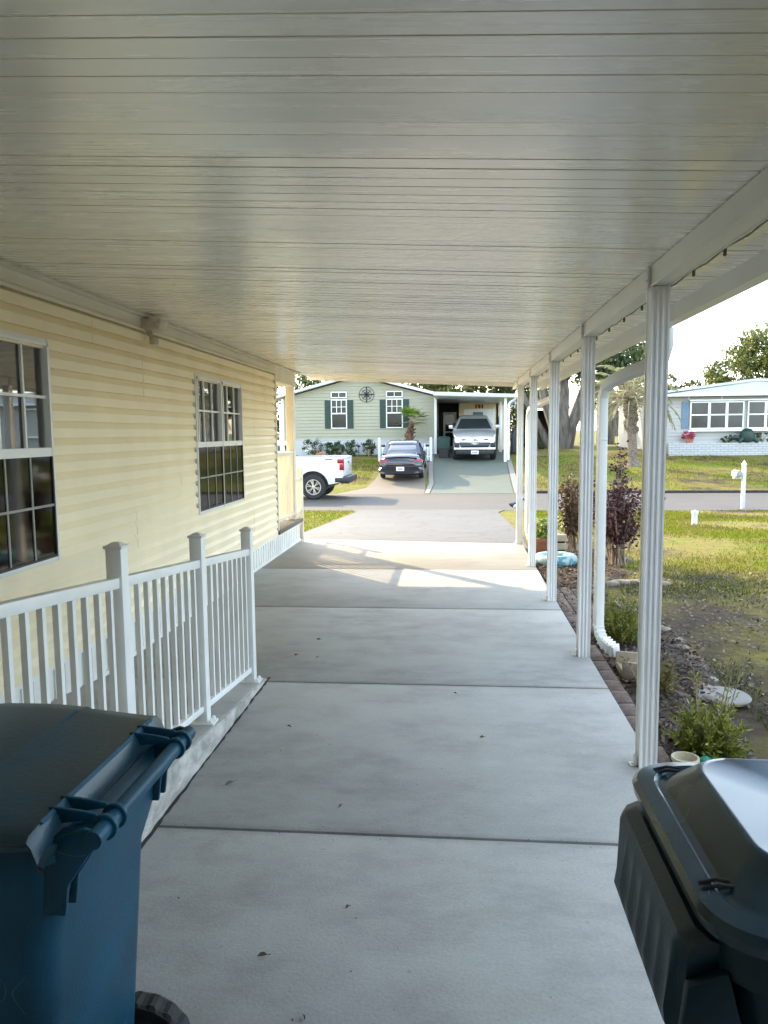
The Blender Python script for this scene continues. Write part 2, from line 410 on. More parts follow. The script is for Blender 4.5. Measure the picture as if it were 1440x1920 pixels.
def concretemat(name, base, stain, warm, grain=1.0, cracks=0, wear=0):
    mt = bpy.data.materials.new(name); mt.use_nodes = True
    nt = mt.node_tree; b = nt.nodes['Principled BSDF']
    b.inputs['Roughness'].default_value = 0.72; b.inputs['Specular IOR Level'].default_value = 0.35
    g = nt.nodes.new('ShaderNodeNewGeometry')
    def noise(s, d, st, rg=0.6):
        mpn = nt.nodes.new('ShaderNodeMapping'); mpn.inputs['Scale'].default_value = st
        nlink(nt, g.outputs['Position'], mpn.inputs['Vector'])
        n = nt.nodes.new('ShaderNodeTexNoise'); n.inputs['Scale'].default_value = s; n.inputs['Detail'].default_value = d; n.inputs['Roughness'].default_value = rg
        nlink(nt, mpn.outputs[0], n.inputs['Vector']); return n
    a = noise(0.8, 6, (0.7, 1.1, 1)); c = noise(3.2, 10, (0.8, 1.35, 1), 0.72); f = noise(85 * grain, 4, (1, 1, 1)); d = noise(26, 3, (1, 1, 1))
    r = nt.nodes.new('ShaderNodeValToRGB')
    e = r.color_ramp.elements
    e[0].position = 0.30; e[0].color = (*stain, 1); e[1].position = 0.63; e[1].color = (*base, 1)
    k = e.new(0.5); k.color = (*warm, 1)
    ad = nt.nodes.new('ShaderNodeMix'); ad.data_type = 'FLOAT'; ad.inputs['Factor'].default_value = 0.5
    nlink(nt, a.outputs['Fac'], ad.inputs[2]); nlink(nt, c.outputs['Fac'], ad.inputs[3])
    nlink(nt, ad.outputs[0], r.inputs['Fac'])
    mr = nt.nodes.new('ShaderNodeMapRange'); mr.inputs['From Min'].default_value = 0.3; mr.inputs['From Max'].default_value = 0.7; mr.inputs['To Min'].default_value = 0.90; mr.inputs['To Max'].default_value = 1.06
    nlink(nt, f.outputs['Fac'], mr.inputs['Value'])
    # small dark specks
    md = nt.nodes.new('ShaderNodeMapRange'); md.inputs['From Min'].default_value = 0.24; md.inputs['From Max'].default_value = 0.31; md.inputs['To Min'].default_value = 0.72; md.inputs['To Max'].default_value = 1.0
    nlink(nt, d.outputs['Fac'], md.inputs['Value'])
    mu = nt.nodes.new('ShaderNodeMath'); mu.operation = 'MULTIPLY'; nlink(nt, mr.outputs[0], mu.inputs[0]); nlink(nt, md.outputs[0], mu.inputs[1])
    mm = nt.nodes.new('ShaderNodeMix'); mm.data_type = 'RGBA'; mm.blend_type = 'MULTIPLY'; mm.inputs['Factor'].default_value = 1
    nlink(nt, r.outputs['Color'], mm.inputs[6]); nlink(nt, mu.outputs[0], mm.inputs[7])
    nlink(nt, mm.outputs[2], b.inputs['Base Color'])
    if wear:
        o1 = noise(1.1, 3, (1, .8, 1)); o2 = noise(5.5, 6, (1, 1, 1), .7)
        ms_ = nt.nodes.new('ShaderNodeMapRange'); ms_.inputs['From Min'].default_value = .57; ms_.inputs['From Max'].default_value = .70; ms_.inputs['To Min'].default_value = 1.0; ms_.inputs['To Max'].default_value = .80
        av = nt.nodes.new('ShaderNodeMix'); av.data_type = 'FLOAT'; av.inputs['Factor'].default_value = .38
        nlink(nt, o1.outputs['Fac'], av.inputs[2]); nlink(nt, o2.outputs['Fac'], av.inputs[3]); nlink(nt, av.outputs[0], ms_.inputs['Value'])
        # grime gathered along the joints
        sx = nt.nodes.new('ShaderNodeSeparateXYZ'); nlink(nt, g.outputs['Position'], sx.inputs[0])
        dmin = None
        for jy in (1.05, 2.905, 4.76, 6.905, 8.93):
            sb = nt.nodes.new('ShaderNodeMath'); sb.operation = 'SUBTRACT'; sb.inputs[1].default_value = jy; nlink(nt, sx.outputs['Y'], sb.inputs[0])
            ab = nt.nodes.new('ShaderNodeMath'); ab.operation = 'ABSOLUTE'; nlink(nt, sb.outputs[0], ab.inputs[0])
            if dmin is None: dmin = ab.outputs[0]
            else:
                mn = nt.nodes.new('ShaderNodeMath'); mn.operation = 'MINIMUM'; nlink(nt, dmin, mn.inputs[0]); nlink(nt, ab.outputs[0], mn.inputs[1]); dmin = mn.outputs[0]
        wob = nt.nodes.new('ShaderNodeMath'); wob.operation = 'MULTIPLY_ADD'; wob.inputs[1].default_value = -.09; nlink(nt, o2.outputs['Fac'], wob.inputs[0]); nlink(nt, dmin, wob.inputs[2])
        mj = nt.nodes.new('ShaderNodeMapRange'); mj.inputs['From Min'].default_value = -.045; mj.inputs['From Max'].default_value = .0; mj.inputs['To Min'].default_value = .72; mj.inputs['To Max'].default_value = 1
        nlink(nt, wob.outputs[0], mj.inputs['Value'])
        mw = nt.nodes.new('ShaderNodeMath'); mw.operation = 'MULTIPLY'; nlink(nt, ms_.outputs[0], mw.inputs[0]); nlink(nt, mj.outputs[0], mw.inputs[1])
        mt2 = nt.nodes.new('ShaderNodeMath'); mt2.operation = 'MULTIPLY'; nlink(nt, mu.outputs[0], mt2.inputs[0]); nlink(nt, mw.outputs[0], mt2.inputs[1]); nlink(nt, mt2.outputs[0], mm.inputs[7])
    if cracks:
        wv = noise(1.6, 5, (1, 1, 1)); ma = nt.nodes.new('ShaderNodeVectorMath'); ma.operation = 'MULTIPLY_ADD'; ma.inputs[1].default_value = (.9, .9, .9)
        nlink(nt, wv.outputs['Color'], ma.inputs[0]); nlink(nt, g.outputs['Position'], ma.inputs[2])
        vo = nt.nodes.new('ShaderNodeTexVoronoi'); vo.feature = 'DISTANCE_TO_EDGE'; vo.inputs['Scale'].default_value = cracks; nlink(nt, ma.outputs[0], vo.inputs['Vector'])
        mc = nt.nodes.new('ShaderNodeMapRange'); mc.inputs['From Min'].default_value = 0.0; mc.inputs['From Max'].default_value = 0.035; mc.inputs['To Min'].default_value = .62; mc.inputs['To Max'].default_value = 1
        nlink(nt, vo.outputs['Distance'], mc.inputs['Value'])
        m3 = nt.nodes.new('ShaderNodeMix'); m3.data_type = 'RGBA'; m3.blend_type = 'MULTIPLY'; m3.inputs['Factor'].default_value = 1
        nlink(nt, mm.outputs[2], m3.inputs[6]); nlink(nt, mc.outputs[0], m3.inputs[7]); nlink(nt, m3.outputs[2], b.inputs['Base Color'])
    bp = nt.nodes.new('ShaderNodeBump'); bp.inputs['Strength'].default_value = 0.25; bp.inputs['Distance'].default_value = 0.004
    nlink(nt, f.outputs['Fac'], bp.inputs['Height']); nlink(nt, bp.outputs[0], b.inputs['Normal'])
    return mt
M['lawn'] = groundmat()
M['limed'] = pmat('rough_limed_concrete', (0.52, 0.50, 0.46), rough=0.9, c2=(0.28, 0.27, 0.24), scale=14, bump=0.9, bscale=50, stretch=(1, .5, 1))
M['slab'] = concretemat('carport_concrete', (0.40, 0.397, 0.375), (0.20, 0.198, 0.186), (0.345, 0.342, 0.32), wear=1)
M['slabend'] = concretemat('end_panel_concrete', (0.325, 0.298, 0.25), (0.20, 0.185, 0.157), (0.285, 0.262, 0.22))
M['drive'] = concretemat('stamped_driveway', (0.088, 0.086, 0.080), (0.058, 0.057, 0.053), (0.076, 0.074, 0.069), 0.5, 1.1)
M['asphalt'] = concretemat('worn_street', (0.074, 0.066, 0.055), (0.052, 0.047, 0.040), (0.064, 0.057, 0.048), 1.0)
M['greendrive'] = concretemat('green_painted_driveway', (0.100, 0.115, 0.087), (0.078, 0.09, 0.07), (0.09, 0.104, 0.08), 0.5)
M['pad'] = concretemat('plain_parking_pad', (0.15, 0.125, 0.095), (0.11, 0.092, 0.07), (0.135, 0.113, 0.086), 0.5)
M['shadekerb'] = pmat('shaded_kerb_face', (0.03, 0.028, 0.026), rough=0.9, var=0.3, scale=6)  # near black stands in for shade on the kerb's street face
M['kerb'] = concretemat('pale_kerb', (0.21, 0.20, 0.18), (0.155, 0.15, 0.135), (0.19, 0.18, 0.16), 0.7)

# ------------------------------------------------------------------ terrain
TY = [-60, 9, 12.5, 21.1, 27, 29, 38.6, 60, 400]
TZ = [-.08, -.08, -.12, -.55, -.55, -.345, .62, .8, 2]
def zt(y): return float(np.interp(y, TY, TZ))

ys = [-60, -20, -5, 0] + list(np.arange(2, 46, 0.5)) + [50, 60, 80, 120, 200, 400]
xs = [-200, -100, -60, -40] + list(np.arange(-30, 31, 1.0)) + [40, 60, 100, 200]
b = MB(); b.strip([[(x, y, zt(y) + (random.uniform(-.012, .012) if 2 < y < 20 and x > 2.5 else 0)) for x in xs] for y in ys])
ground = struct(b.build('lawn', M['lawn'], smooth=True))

def sheet(name, mat, edge_l, edge_r, off, nx=6, step=0.5):
    """sheet between a left and a right polyline of (x, y), laid over the terrain"""
    y0 = max(edge_l[0][1], edge_r[0][1]) if False else edge_l[0][1]
    n = 40
    def samp(e, t):
        yv = [p[1] for p in e]; xv = [p[0] for p in e]
        y = yv[0] + (yv[-1] - yv[0]) * t
        return float(np.interp(y, yv, xv)), y
    rows = []
    for i in range(n + 1):
        t = i / n
        xl, yl = samp(edge_l, t); xr, yr = samp(edge_r, t)
        rows.append([(xl + (xr - xl) * j / nx, yl + (yr - yl) * j / nx, zt(yl + (yr - yl) * j / nx) + off) for j in range(nx + 1)])
    mb = MB(); mb.strip(rows)
    return struct(mb.build(name, mat, smooth=True))

mb = MB(); mb.strip([[(x, y, -.55 + off) for x in (-60, -20, -5, 0, 5, 12, 30, 60)] for y, off in ((21.1, .008), (24, .025), (27, .008))])
struct(mb.build('street', M['asphalt']))
sheet('driveway', M['drive'], [(-2.72, 11.3), (-2.72, 13.7), (-2.65, 20.0), (-2.9, 21.25)], [(1.06, 11.05), (1.12, 13.5), (1.12, 20.0), (1.35, 21.25)], .018)
# far side: a pale edging, the green drive and the plain pad
sheet('far_driveway', M['greendrive'], [(-.90, 26.95), (-.80, 29), (-1.0, 34), (-.95, 44)], [(2.05, 26.95), (2.1, 29), (2.35, 36), (2.62, 44)], .014)
sheet('far_parking_pad', M['pad'], [(-4.3, 26.95), (-3.35, 28.2), (-3.2, 30), (-3.2, 35)], [(-1.12, 26.95), (-1.12, 28.2), (-1.2, 30), (-1.2, 35)], .010)
sheet('driveway_edging', M['kerb'], [(-1.1, 26.95), (-1.02, 29), (-1.2, 34), (-1.15, 44)], [(-.93, 26.95), (-.83, 29), (-1.02, 34), (-.97, 44)], .024)
sheet('driveway_edging', M['kerb'], [(2.08, 26.95), (2.13, 29), (2.38, 36), (2.65, 44)], [(2.36, 26.95), (2.36, 29), (2.58, 36), (2.85, 44)], .024)
mb = MB()
mb.box(2.5, 60, 27.02, 27.16, -.62, -.452)
struct(mb.build('kerb', M['shadekerb'], bevel=.02))

# carport slab: panels with open joints
mb = MB()
JY = [-4.0, -0.8, 1.05, 2.905, 4.76, 6.905, 8.93]
G = .009
for i, y0 in enumerate(JY):
    if i < len(JY) - 1:
        y1 = JY[i + 1]
        mb.box(-2.46, .965, y0 + G, y1 - G, -.12, 0)
    else:
        p = [(-2.46, y0 + G), (.965, y0 + G), (.965, 11.05), (-2.46, 11.5)]
        mf = MB(); mf.hexa([(x, y, -.12) for x, y in p], [(x, y, 0) for x, y in p])
slab = struct(mb.build('carport_slab', M['slab'], bevel=.004))
struct(mf.build('carport_slab_end', M['slabend'], bevel=.004))
mb = MB(); mb.box(-2.45, .95, -3.9, 11.0, -.11, -.018)
struct(mb.build('slab_joint_fill', M['dark']))

# access ramp along the house wall
mb = MB()
RX = -1.26
def rz(y): return max(.012, .012 + (4.76 - y) * .092)
p = [(4.75, 0.0), (4.75, rz(4.75)), (-1.0, rz(-1.0)), (-1.0, 0.0)]
mb.prism([(-2.42, y, z) for y, z in p], (RX + 2.42, 0, 0))
struct(mb.build('ramp', M['slab'], bevel=.006))
mb = MB()
p = [(4.80, 0.002), (4.80, .016), (4.70, rz(4.7) - .004), (-1.0, rz(-1.0) - .004), (-1.0, 0.002)]
rows = []
nn = 90
for i in range(nn + 1):
    y_ = -1.0 + 5.78 * i / nn; h_ = max(.012, rz(y_) - .006)
    rows.append([(RX + .012 + random.uniform(-.006, .006), y_, .001), (RX + .012 + random.uniform(-.006, .008), y_, h_ * .5), (RX + .006 + random.uniform(-.004, .004), y_, h_), (RX - .01, y_, h_ + .004)])
mb.strip(rows); struct(mb.build('ramp_kerb', M['limed']))
mb = MB(); mb.strip([[(RX + .010, y_, .0015), (RX + .024 + random.uniform(-.004, .008), y_, .0015)] for y_ in np.linspace(-1, 4.84, 120)]); struct(mb.build('ramp_seam', M['dark']))

# ------------------------------------------------------------------ the cream house on the left
WX = -2.37
house = thing('manufactured_house', 'cream vinyl sided manufactured house along the left side of the carport', 'house', (WX, 5, 0))
WINS = [(2.70, 3.42), (3.50, 4.22), (6.74, 7.46), (7.49, 8.19)]
WZ = (0.915, 2.155)
HC = .102
mb = MB()
z = .285
ci = 0
seams = MB(); gaps = MB()
while z < 2.40:
    z1 = min(z + HC, 2.405)
    cuts = [w_ for w_ in WINS if z + HC * .5 > WZ[0] and z + HC * .5 < WZ[1]]
    segs = []; y = -4.0
    for a, c in cuts:
        segs.append((y, a + .012)); y = c - .012
    segs.append((y, 9.80))
    for a, c in segs:
        if c <= a: continue
        prof = [(WX - .001, z), (WX + .027, z), (WX + .028, z + .57 * HC), (WX + .0245, z + .61 * HC), (WX + .0010, z1), (WX - .001, z1)]
        mb.strip([[(px, yy, pz) for px, pz in prof] for yy in (a, c)])
    for a, c in cuts[:]:
        if a > 7.4: continue
        gaps.prism([(WX + .001, a - .046, z + .004), (WX + .0295, a - .046, z + .060), (WX + .001, a - .046, z + .098)], (0, .015, 0))
    gaps.prism([(WX + .001, 9.782, z + .004), (WX + .0295, 9.782, z + .060), (WX + .001, 9.782, z + .098)], (0, .016, 0))
    for sy, c0, c1 in ((5.58, 16, 18), (5.36, 5, 7), (4.80, 19, 20), (8.72, 13, 14), (8.62, 2, 4), (6.30, 9, 9), (3.1, 7, 8), (9.25, 17, 18), (5.0, 1, 2)):
        if c0 <= ci <= c1:
            mb.prism([(WX + .027, sy, z + .0005), (WX + .0305, sy, z + .0005), (WX + .0305, sy, z + .058), (WX + .026, sy, z + .064), (WX + .0035, sy, z1 - .001), (WX + .0005, sy, z1 - .001)], (0, .004, 0))
    z += HC; ci += 1
# the rest of the house's shell
mb.box(-9.2, WX - .75, 9.70, 9.80, .29, 2.55)
mb.box(WX - .75, WX - .002, 9.72, 9.80, .29, 2.55)
mb.box(-9.2, -9.1, -4.0, 9.70, .29, 2.55)
mb.box(-9.1, WX - .75, -4.0, -3.9, .29, 2.55)
nf = len(mb.f); mb.add(gaps.v, gaps.f)
wall = mb.build('wall', M['siding'], house, fix=False)
wall.data.materials.append(M['dark'])
for q in wall.data.polygons:
    if q.index >= nf: q.material_index = 1
# inner lining behind the siding so no light passes
mb = MB()
def lining(y0, y1, z0, z1): mb.box(WX - .75, WX - .004, y0, y1, z0, z1)
ycur = -3.9
for a, c in WINS:
    lining(ycur, a, .29, 2.5); lining(a, c, .29, WZ[0]); lining(a, c, WZ[1], 2.5); mb.box(WX - .75, WX - .70, a, c, WZ[0], WZ[1]); ycur = c
lining(ycur, 9.71, .29, 2.5)
mb.build('inner_wall', M['room'], house)
# top boards under the carport roof
mb = MB()
mb.box(WX - .01, WX + .032, -4, 9.83, 2.405, 2.50)
mb.box(WX + .032, WX + .046, -4, 9.835, 2.400, 2.418)
mb.box(WX + .032, WX + .040, -4, 9.835, 2.43, 2.437)
mb.box(WX + .018, WX + .055, -4, 11.35, 2.503, 2.532)
mb.box(WX + .055, WX + .075, -4, 11.35, 2.503, 2.511)
mb.build('top_trim', M['trim'], house, bevel=.003)
mb = MB(); mb.box(WX - .06, WX + .036, 9.80, 9.845, .285, 2.40)
mb.build('corner_trim', M['trim'], house, bevel=.003)
# skirting with upright ribs
mb = MB()
mb.box(WX - .05, WX - .006, -4, 11.33, -.02, .285)
yy = -4.0
while yy < 11.2:
    mb.box(WX - .006, WX + .006, yy, yy + .075, .03, .262)
    yy += .115
mb.box(WX - .006, WX + .010, -4, 11.335, -.01, .032)
mb.box(WX - .006, WX + .020, -4, 11.335, .258, .290)
mb.build('skirting', M['skirt'], house)

def house_window(a, c, curtain):
    z0, z1 = WZ; zc = 1.535
    f = MB()
    t = .022
    f.box(WX - .05, WX + .038, a - t, a + .006, z0 - t, z1 + t)
    f.box(WX - .05, WX + .038, c - .006, c + t, z0 - t, z1 + t)
    f.box(WX - .05, WX + .036, a + .006, c - .006, z0 - t, z0 + .006)
    f.box(WX - .05, WX + .036, a + .006, c - .006, z1 - .006, z1 + t)
    win = f.build('window', M['alum'], house, bevel=.003)
    WS = WX + .043
    r = MB(); r.box(WS - .04, WS - .008, a + .006, c - .006, zc - .028, zc + .022)
    r.box(WS - .04, WS + .004, a + .006, a + .022, zc + .022, z1 - .006); r.box(WS - .04, WS + .004, c - .022, c - .006, zc + .022, z1 - .006)
    r.box(WS - .04, WS + .004, a + .006, c - .006, z1 - .022, z1 - .0065)
    r.build('meeting_rail', M['alumw'], win)
    g = MB(); g2 = MB()
    for k in (1, 2):
        yv = a + (c - a) * k / 3
        g.box(WS - .034, WS - .020, yv - .008, yv + .008, zc + .022, z1 - .022)
        g2.box(WS - .0095, WS - .004, yv - .007, yv + .007, z0 + .018, zc - .028)
    zv = (zc + z1) / 2; g.box(WS - .032, WS - .018, a + .022, c - .022, zv - .008, zv + .008)
    zv = (zc + z0) / 2; g2.box(WS - .0093, WS - .0042, a + .018, c - .018, zv - .007, zv + .007)
    g2.build('lower_glazing_bars', M['dimbar'], win)
    g.build('glazing_bars', M['alumw'], win)
    p = MB(); p.box(WS - .040, WS - .036, a + .008, c - .008, zc + .02, z1 - .01); p.build('pane', M['glass'], win)
    p = MB(); p.box(WS - .014, WS - .010, a + .008, c - .008, z0 + .004, zc - .026); p.build('screen', M['screen'], win)
    fr = MB()
    for q in ((a + .006, a + .018, z0 + .004, zc - .028), (c - .018, c - .006, z0 + .004, zc - .028)): fr.box(WS - .016, WS - .002, *q)
    fr.box(WS - .016, WS - .002, a + .018, c - .018, z0 + .005, z0 + .018)
    fr.build('screen_frame', M['blackpl'], win)
    if curtain:
        cu = MB(); rows = []
        n = 60
        for k in range(n + 1):
            yv = a + .02 + (c - a - .04) * k / n
            xv = WS - .085 + .022 * math.sin(k * .85) + .008 * math.sin(k * 2.3)
            rows.append([(xv, yv, z0 - .02), (xv, yv, z1 + .02)])
        cu.strip(rows); cu.build('curtain', M['curtain'], win, smooth=True)
    else:
        cu = MB(); cu.strip([[(WS - .07 - .004 * (k % 2), yv, 1.50 + (z1 + .02 - 1.50) * k / 24) for yv in (a + .01, c - .01)] for k in range(25)]); cu.build('blind', M['trim'], win)
for i, (a, c) in enumerate(WINS): house_window(a, c, i > 1)

# porch at the far end of the house
mb = MB(); mb.box(-6.5, WX + .05, 9.80, 11.36, .29, .345); mb.build('porch_floor', M['pad'], house, bevel=.006)
for x_ in (-2.50, -6.3):
    mb = MB(); mb.box(x_, x_ + .115, 11.10, 11.22, .345, 2.33); mb.build('porch_column', M['trim'], house, bevel=.006)
mb = MB(); mb.box(-2.50, WX - .005, 9.80, 11.26, 2.33, 2.53); mb.box(-9.2, -2.50, 11.08, 11.26, 2.33, 2.53); mb.box(-2.505, WX + .012, 9.80, 11.27, 2.318, 2.345)
mb.build('porch_header', M['trim'], house, bevel=.004)
mb = MB(); mb.box(-9.1, -2.50, 9.81, 11.08, 2.45, 2.49); mb.build('porch_ceiling', M['alumw'], house)
mb = MB(); p = [(-9.6, 2.50), (-5.8, 3.35), (WX - .02, 2.56), (WX - .02, 2.535), (-9.6, 2.46)]
mb.prism([(x, -4.2, z) for x, z in p], (0, 15.6, 0)); mb.build('roof', M['wroof'], house)
def porch_rail(p0, p1, z0, z1, n, root, mat, w_=.03):
    """rails and uprights between two points"""
    p0 = Vector(p0); p1 = Vector(p1)
    for zz, hh in ((z0, .045), (z1, .05)):
        r = MB(); r.tube([p0 + Vector((0, 0, zz)), p1 + Vector((0, 0, zz))], 1, sq=(.05, hh))
        ro = r.build('porch_rail', mat, root, bevel=.004)
    for k in range(n):
        q = p0.lerp(p1, (k + .5) / n); s = w_ / 2
        u = MB(); u.box(q.x - s, q.x + s, q.y - s, q.y + s, q.z + z0 + .02, q.z + z1 - .02); u.build('baluster', mat, ro)
porch_rail((-2.42, 9.85, 0), (-2.42, 11.10, 0), .44, 1.345, 11, house, M['trim'], .032)
porch_rail((-2.50, 11.16, 0), (-4.6, 11.16, 0), .44, 1.345, 17, house, M['trim'], .032)

# railing of the steps at the porch end
st = thing('stair_railing', 'short cream railing with square newel post at the foot of the porch steps', 'railing', (-2.44, 11.78, 0))
mb = MB(); mb.box(-2.485, -2.40, 11.70, 11.785, -.1, 1.06); mb.box(-2.495, -2.39, 11.69, 11.795, 1.06, 1.085); mb.build('newel_post', M['trim'], st, bevel=.004)
for z_ in (.90, .40):
    mb = MB(); mb.box(-2.46, -2.42, 11.22, 11.70, z_, z_ + .04); mb.build('rail', M['trim'], st, bevel=.003)
for k in range(4):
    u = MB(); yv = 11.30 + k * .10; u.box(-2.452, -2.428, yv - .012, yv + .012, .44, .90); u.build('baluster', M['trim'], st)
mb = MB(); mb.box(-3.9, -2.52, 11.40, 11.66, -.1, .17); struct(mb.build('porch_step', M['pad'], bevel=.006))

# floodlight under the top trim
fl = thing('floodlight', 'boxy weathered floodlight with motion sensor on the house wall under the carport roof', 'light', (WX, 5.68, 2.40))
mb = MB(); mb.hexa([(WX + .018, 5.58, 2.405), (WX + .16, 5.60, 2.415), (WX + .16, 5.74, 2.415), (WX + .018, 5.76, 2.405)], [(WX + .018, 5.57, 2.49), (WX + .19, 5.57, 2.488), (WX + .19, 5.77, 2.488), (WX + .018, 5.77, 2.49)])
mb.build('lamp_housing', M['lamp'], fl, bevel=.008)
mb = MB(); mb.tube([(WX + .05, 5.66, 2.41), (WX + .08, 5.66, 2.36)], [.022, .018], 10); mb.lathe([(.012, 0), (.034, .004), (.036, .05), (.025, .06)], (WX + .09, 5.67, 2.305), 14); mb.build('sensor', M['lamp'], fl, smooth=True)
mb = MB(); mb.box(WX + .013, WX + .021, 5.50, 5.56, 2.33, 2.47); mb.build('junction_box', M['lamp'], fl, bevel=.003)

# ------------------------------------------------------------------ carport
cp = thing('carport', 'white aluminium carport roof on slim fluted posts over the concrete slab', 'carport', (.92, 5, 0))
Y0, Y1 = -4.0, 11.98
XL, XR = WX + .03, 1.262
def zc_(x): return 2.53 - .049 * (x - WX)
mb = MB()
rows = []
yv = Y0; i = 0
random.seed(5)
gw = [.0068, .0062, .0024]
while yv < Y1 - .01:
    pitch = .0865; g = gw[i % 3]
    tl = random.uniform(-.0011, .0011)
    a0, a1 = yv, min(yv + pitch - g, Y1)
    for q, dz in ((a0, tl), (a1, -tl), (a1 + .0006, .007), (min(yv + pitch, Y1) - .0006, .007)):
        rows.append([(XL, q, zc_(XL) + dz), (-.6, q, zc_(-.6) + dz + random.uniform(-.0004, .0004)), (XR, q, zc_(XR) + dz)])
    yv += pitch; i += 1
mb.strip(rows)
mb.build('roof_panels', M['ceil'], cp)
mb = MB(); mb.hexa([(XL - .03, Y0, zc_(XL) + .02), (XR, Y0, zc_(XR) + .02), (XR, Y1, zc_(XR) + .02), (XL - .03, Y1, zc_(XL) + .02)], [(XL - .03, Y0, zc_(XL) + .07), (XR, Y0, zc_(XR) + .07), (XR, Y1, zc_(XR) + .07), (XL - .03, Y1, zc_(XL) + .07)])
mb.build('roof_top', M['alum'], cp)
mb = MB(); mb.hexa([(XL, Y1, zc_(XL) - .055), (1.39, Y1, zc_(1.39) - .055), (1.39, Y1 + .025, zc_(1.39) - .055), (XL, Y1 + .025, zc_(XL) - .055)], [(XL, Y1, zc_(XL) + .08), (1.39, Y1, zc_(1.39) + .08), (1.39, Y1 + .025, zc_(1.39) + .08), (XL, Y1 + .025, zc_(XL) + .08)])
mb.build('end_fascia', M['alum'], cp, bevel=.004)
mb = MB()
mb.box(.885, .960, Y0, Y1, 2.272, 2.366)
mb.box(.880, .885, Y0, Y1, 2.268, 2.282); mb.box(.960, .966, Y0, Y1, 2.268, 2.276)
mb.build('beam', M['alum'], cp, bevel=.002)
mb = MB()
po = [(1.262, 2.385), (1.262, 2.258), (1.335, 2.258), (1.392, 2.335), (1.392, 2.385), (1.388, 2.385), (1.388, 2.337), (1.333, 2.263), (1.267, 2.263), (1.267, 2.385)]
for a, c in ((Y0, 0.5), (.502, 4.30), (4.302, 8.1), (8.102, Y1)):
    mb.prism([(x, a, z) for x, z in po], (0, c - a, 0))
mb.build('gutter', M['alum'], cp)
# post: a square tube with three flutes on the front and back faces
def post_mesh(yb):
    s = .0425
    fl_ = []
    pr = [(-s, 0), (-.034, 0), (-.030, .006), (-.019, .006), (-.015, 0), (-.008, 0), (-.004, .006), (.004, .006), (.008, 0), (.015, 0), (.019, .006), (.030, .006), (.034, 0), (s, 0)]
    ring = [(x, -s + d) for x, d in pr] + [(s - d, t) for t, d in [(-.030, 0), (-.026, .004), (.026, .004), (.030, 0)]] + [(-x, s - d) for x, d in pr] + [(-s + d, -t) for t, d in [(-.030, 0), (-.026, .004), (.026, .004), (.030, 0)]]
    q = MB()
    q.loft([[(.9225 + x, yb + y, z) for x, y in ring] for z in (0, 2.268)])
    return q
PY = [1.795, 3.645, 5.475, 7.305, 9.205, 11.06]
for yb in PY:
    p = post_mesh(yb).build('post', M['alumw'], cp)
    q = MB(); q.box(.868, .878, yb - .022, yb + .022, .002, .05); q.box(.845, .878, yb - .022, yb + .022, .001, .006); q.lathe([(.006, 0), (.006, .006)], (.857, yb, .006), 8)
    q.build('base_bracket', M['alum'], p)
    q = MB(); q.box(.868, .880, yb - .02, yb + .02, 2.262, 2.36); q.lathe([(.006, -.004), (.006, 0)], (.868, yb, 2.30), 8, 'x'); q.lathe([(.006, -.004), (.006, 0)], (.868, yb, 2.34), 8, 'x')
    q.build('beam_bracket', M['alum'], p)
# downspouts, rectangular pipe
def downspout(yb):
    path = [(1.325, yb - .62, 2.262), (1.325, yb - .61, 2.15), (1.315, yb - .58, 2.085), (1.28, yb - .52, 2.055), (1.16, yb - .28, 2.005), (1.09, yb - .11, 1.965), (1.06, yb - .04, 1.93), (1.05, yb, 1.86), (1.05, yb, 1.60), (1.05, yb, .6), (1.05, yb - .005, .20), (1.056, yb - .02, .14), (1.075, yb - .07, .09), (1.11, yb - .14, .062), (1.145, yb - .20, .055)]
    q = MB(); q.tube(path, [1] * len(path), sq=(.060, .078)); 
    q.tube([(1.05, yb, 1.55), (1.05, yb, 1.57)], 1, sq=(.066, .084))
    o = q.build('downspout', M['alum'], cp, bevel=.006)
    c = MB()
    for k in range(7):
        t = k / 6
        a = Vector((1.051, yb - .006, .19)).lerp(Vector((1.132, yb - .175, .058)), t) + Vector((-.012, .03, -.028)) * math.sin(math.pi * t)
        d = Vector((0, 0, 1)).lerp(Vector((-.45, .85, .1)), t).normalized() * .006
        c.tube([a - d, a + d], 1, sq=(.070, .088))
    c.build('elbow_ribs', M['alumw'], o)
downspout(5.60); downspout(11.19)

# string lights clipped along the beam
sg = thing('string_lights', 'string of small unlit bulbs clipped along the outer lower edge of the carport beam', 'string lights', (.98, 3.6, 2.27))
pts = []
nb = 27
for k in range(nb + 1):
    y_ = .4 + k * .42
    pts.append((.974, y_, 2.276))
    pts.append((.974, y_ + .21, 2.266))
mb = MB(); mb.tube(pts, .0035, 6); mb.build('cord', M['cable'], sg)
for k in range(nb):
    y_ = .4 + k * .42 + random.uniform(-.04, .04)
    q = MB(); q.tube([(.974, y_, 2.285), (.976, y_ + .005, 2.262)], [.007, .007], 8); q.lathe([(.003, -.016), (.006, -.013), (.0075, -.007), (.005, 0)], (.976, y_ + .006, 2.264), 10)
    q.build('bulb', M['cable'], sg, smooth=True)

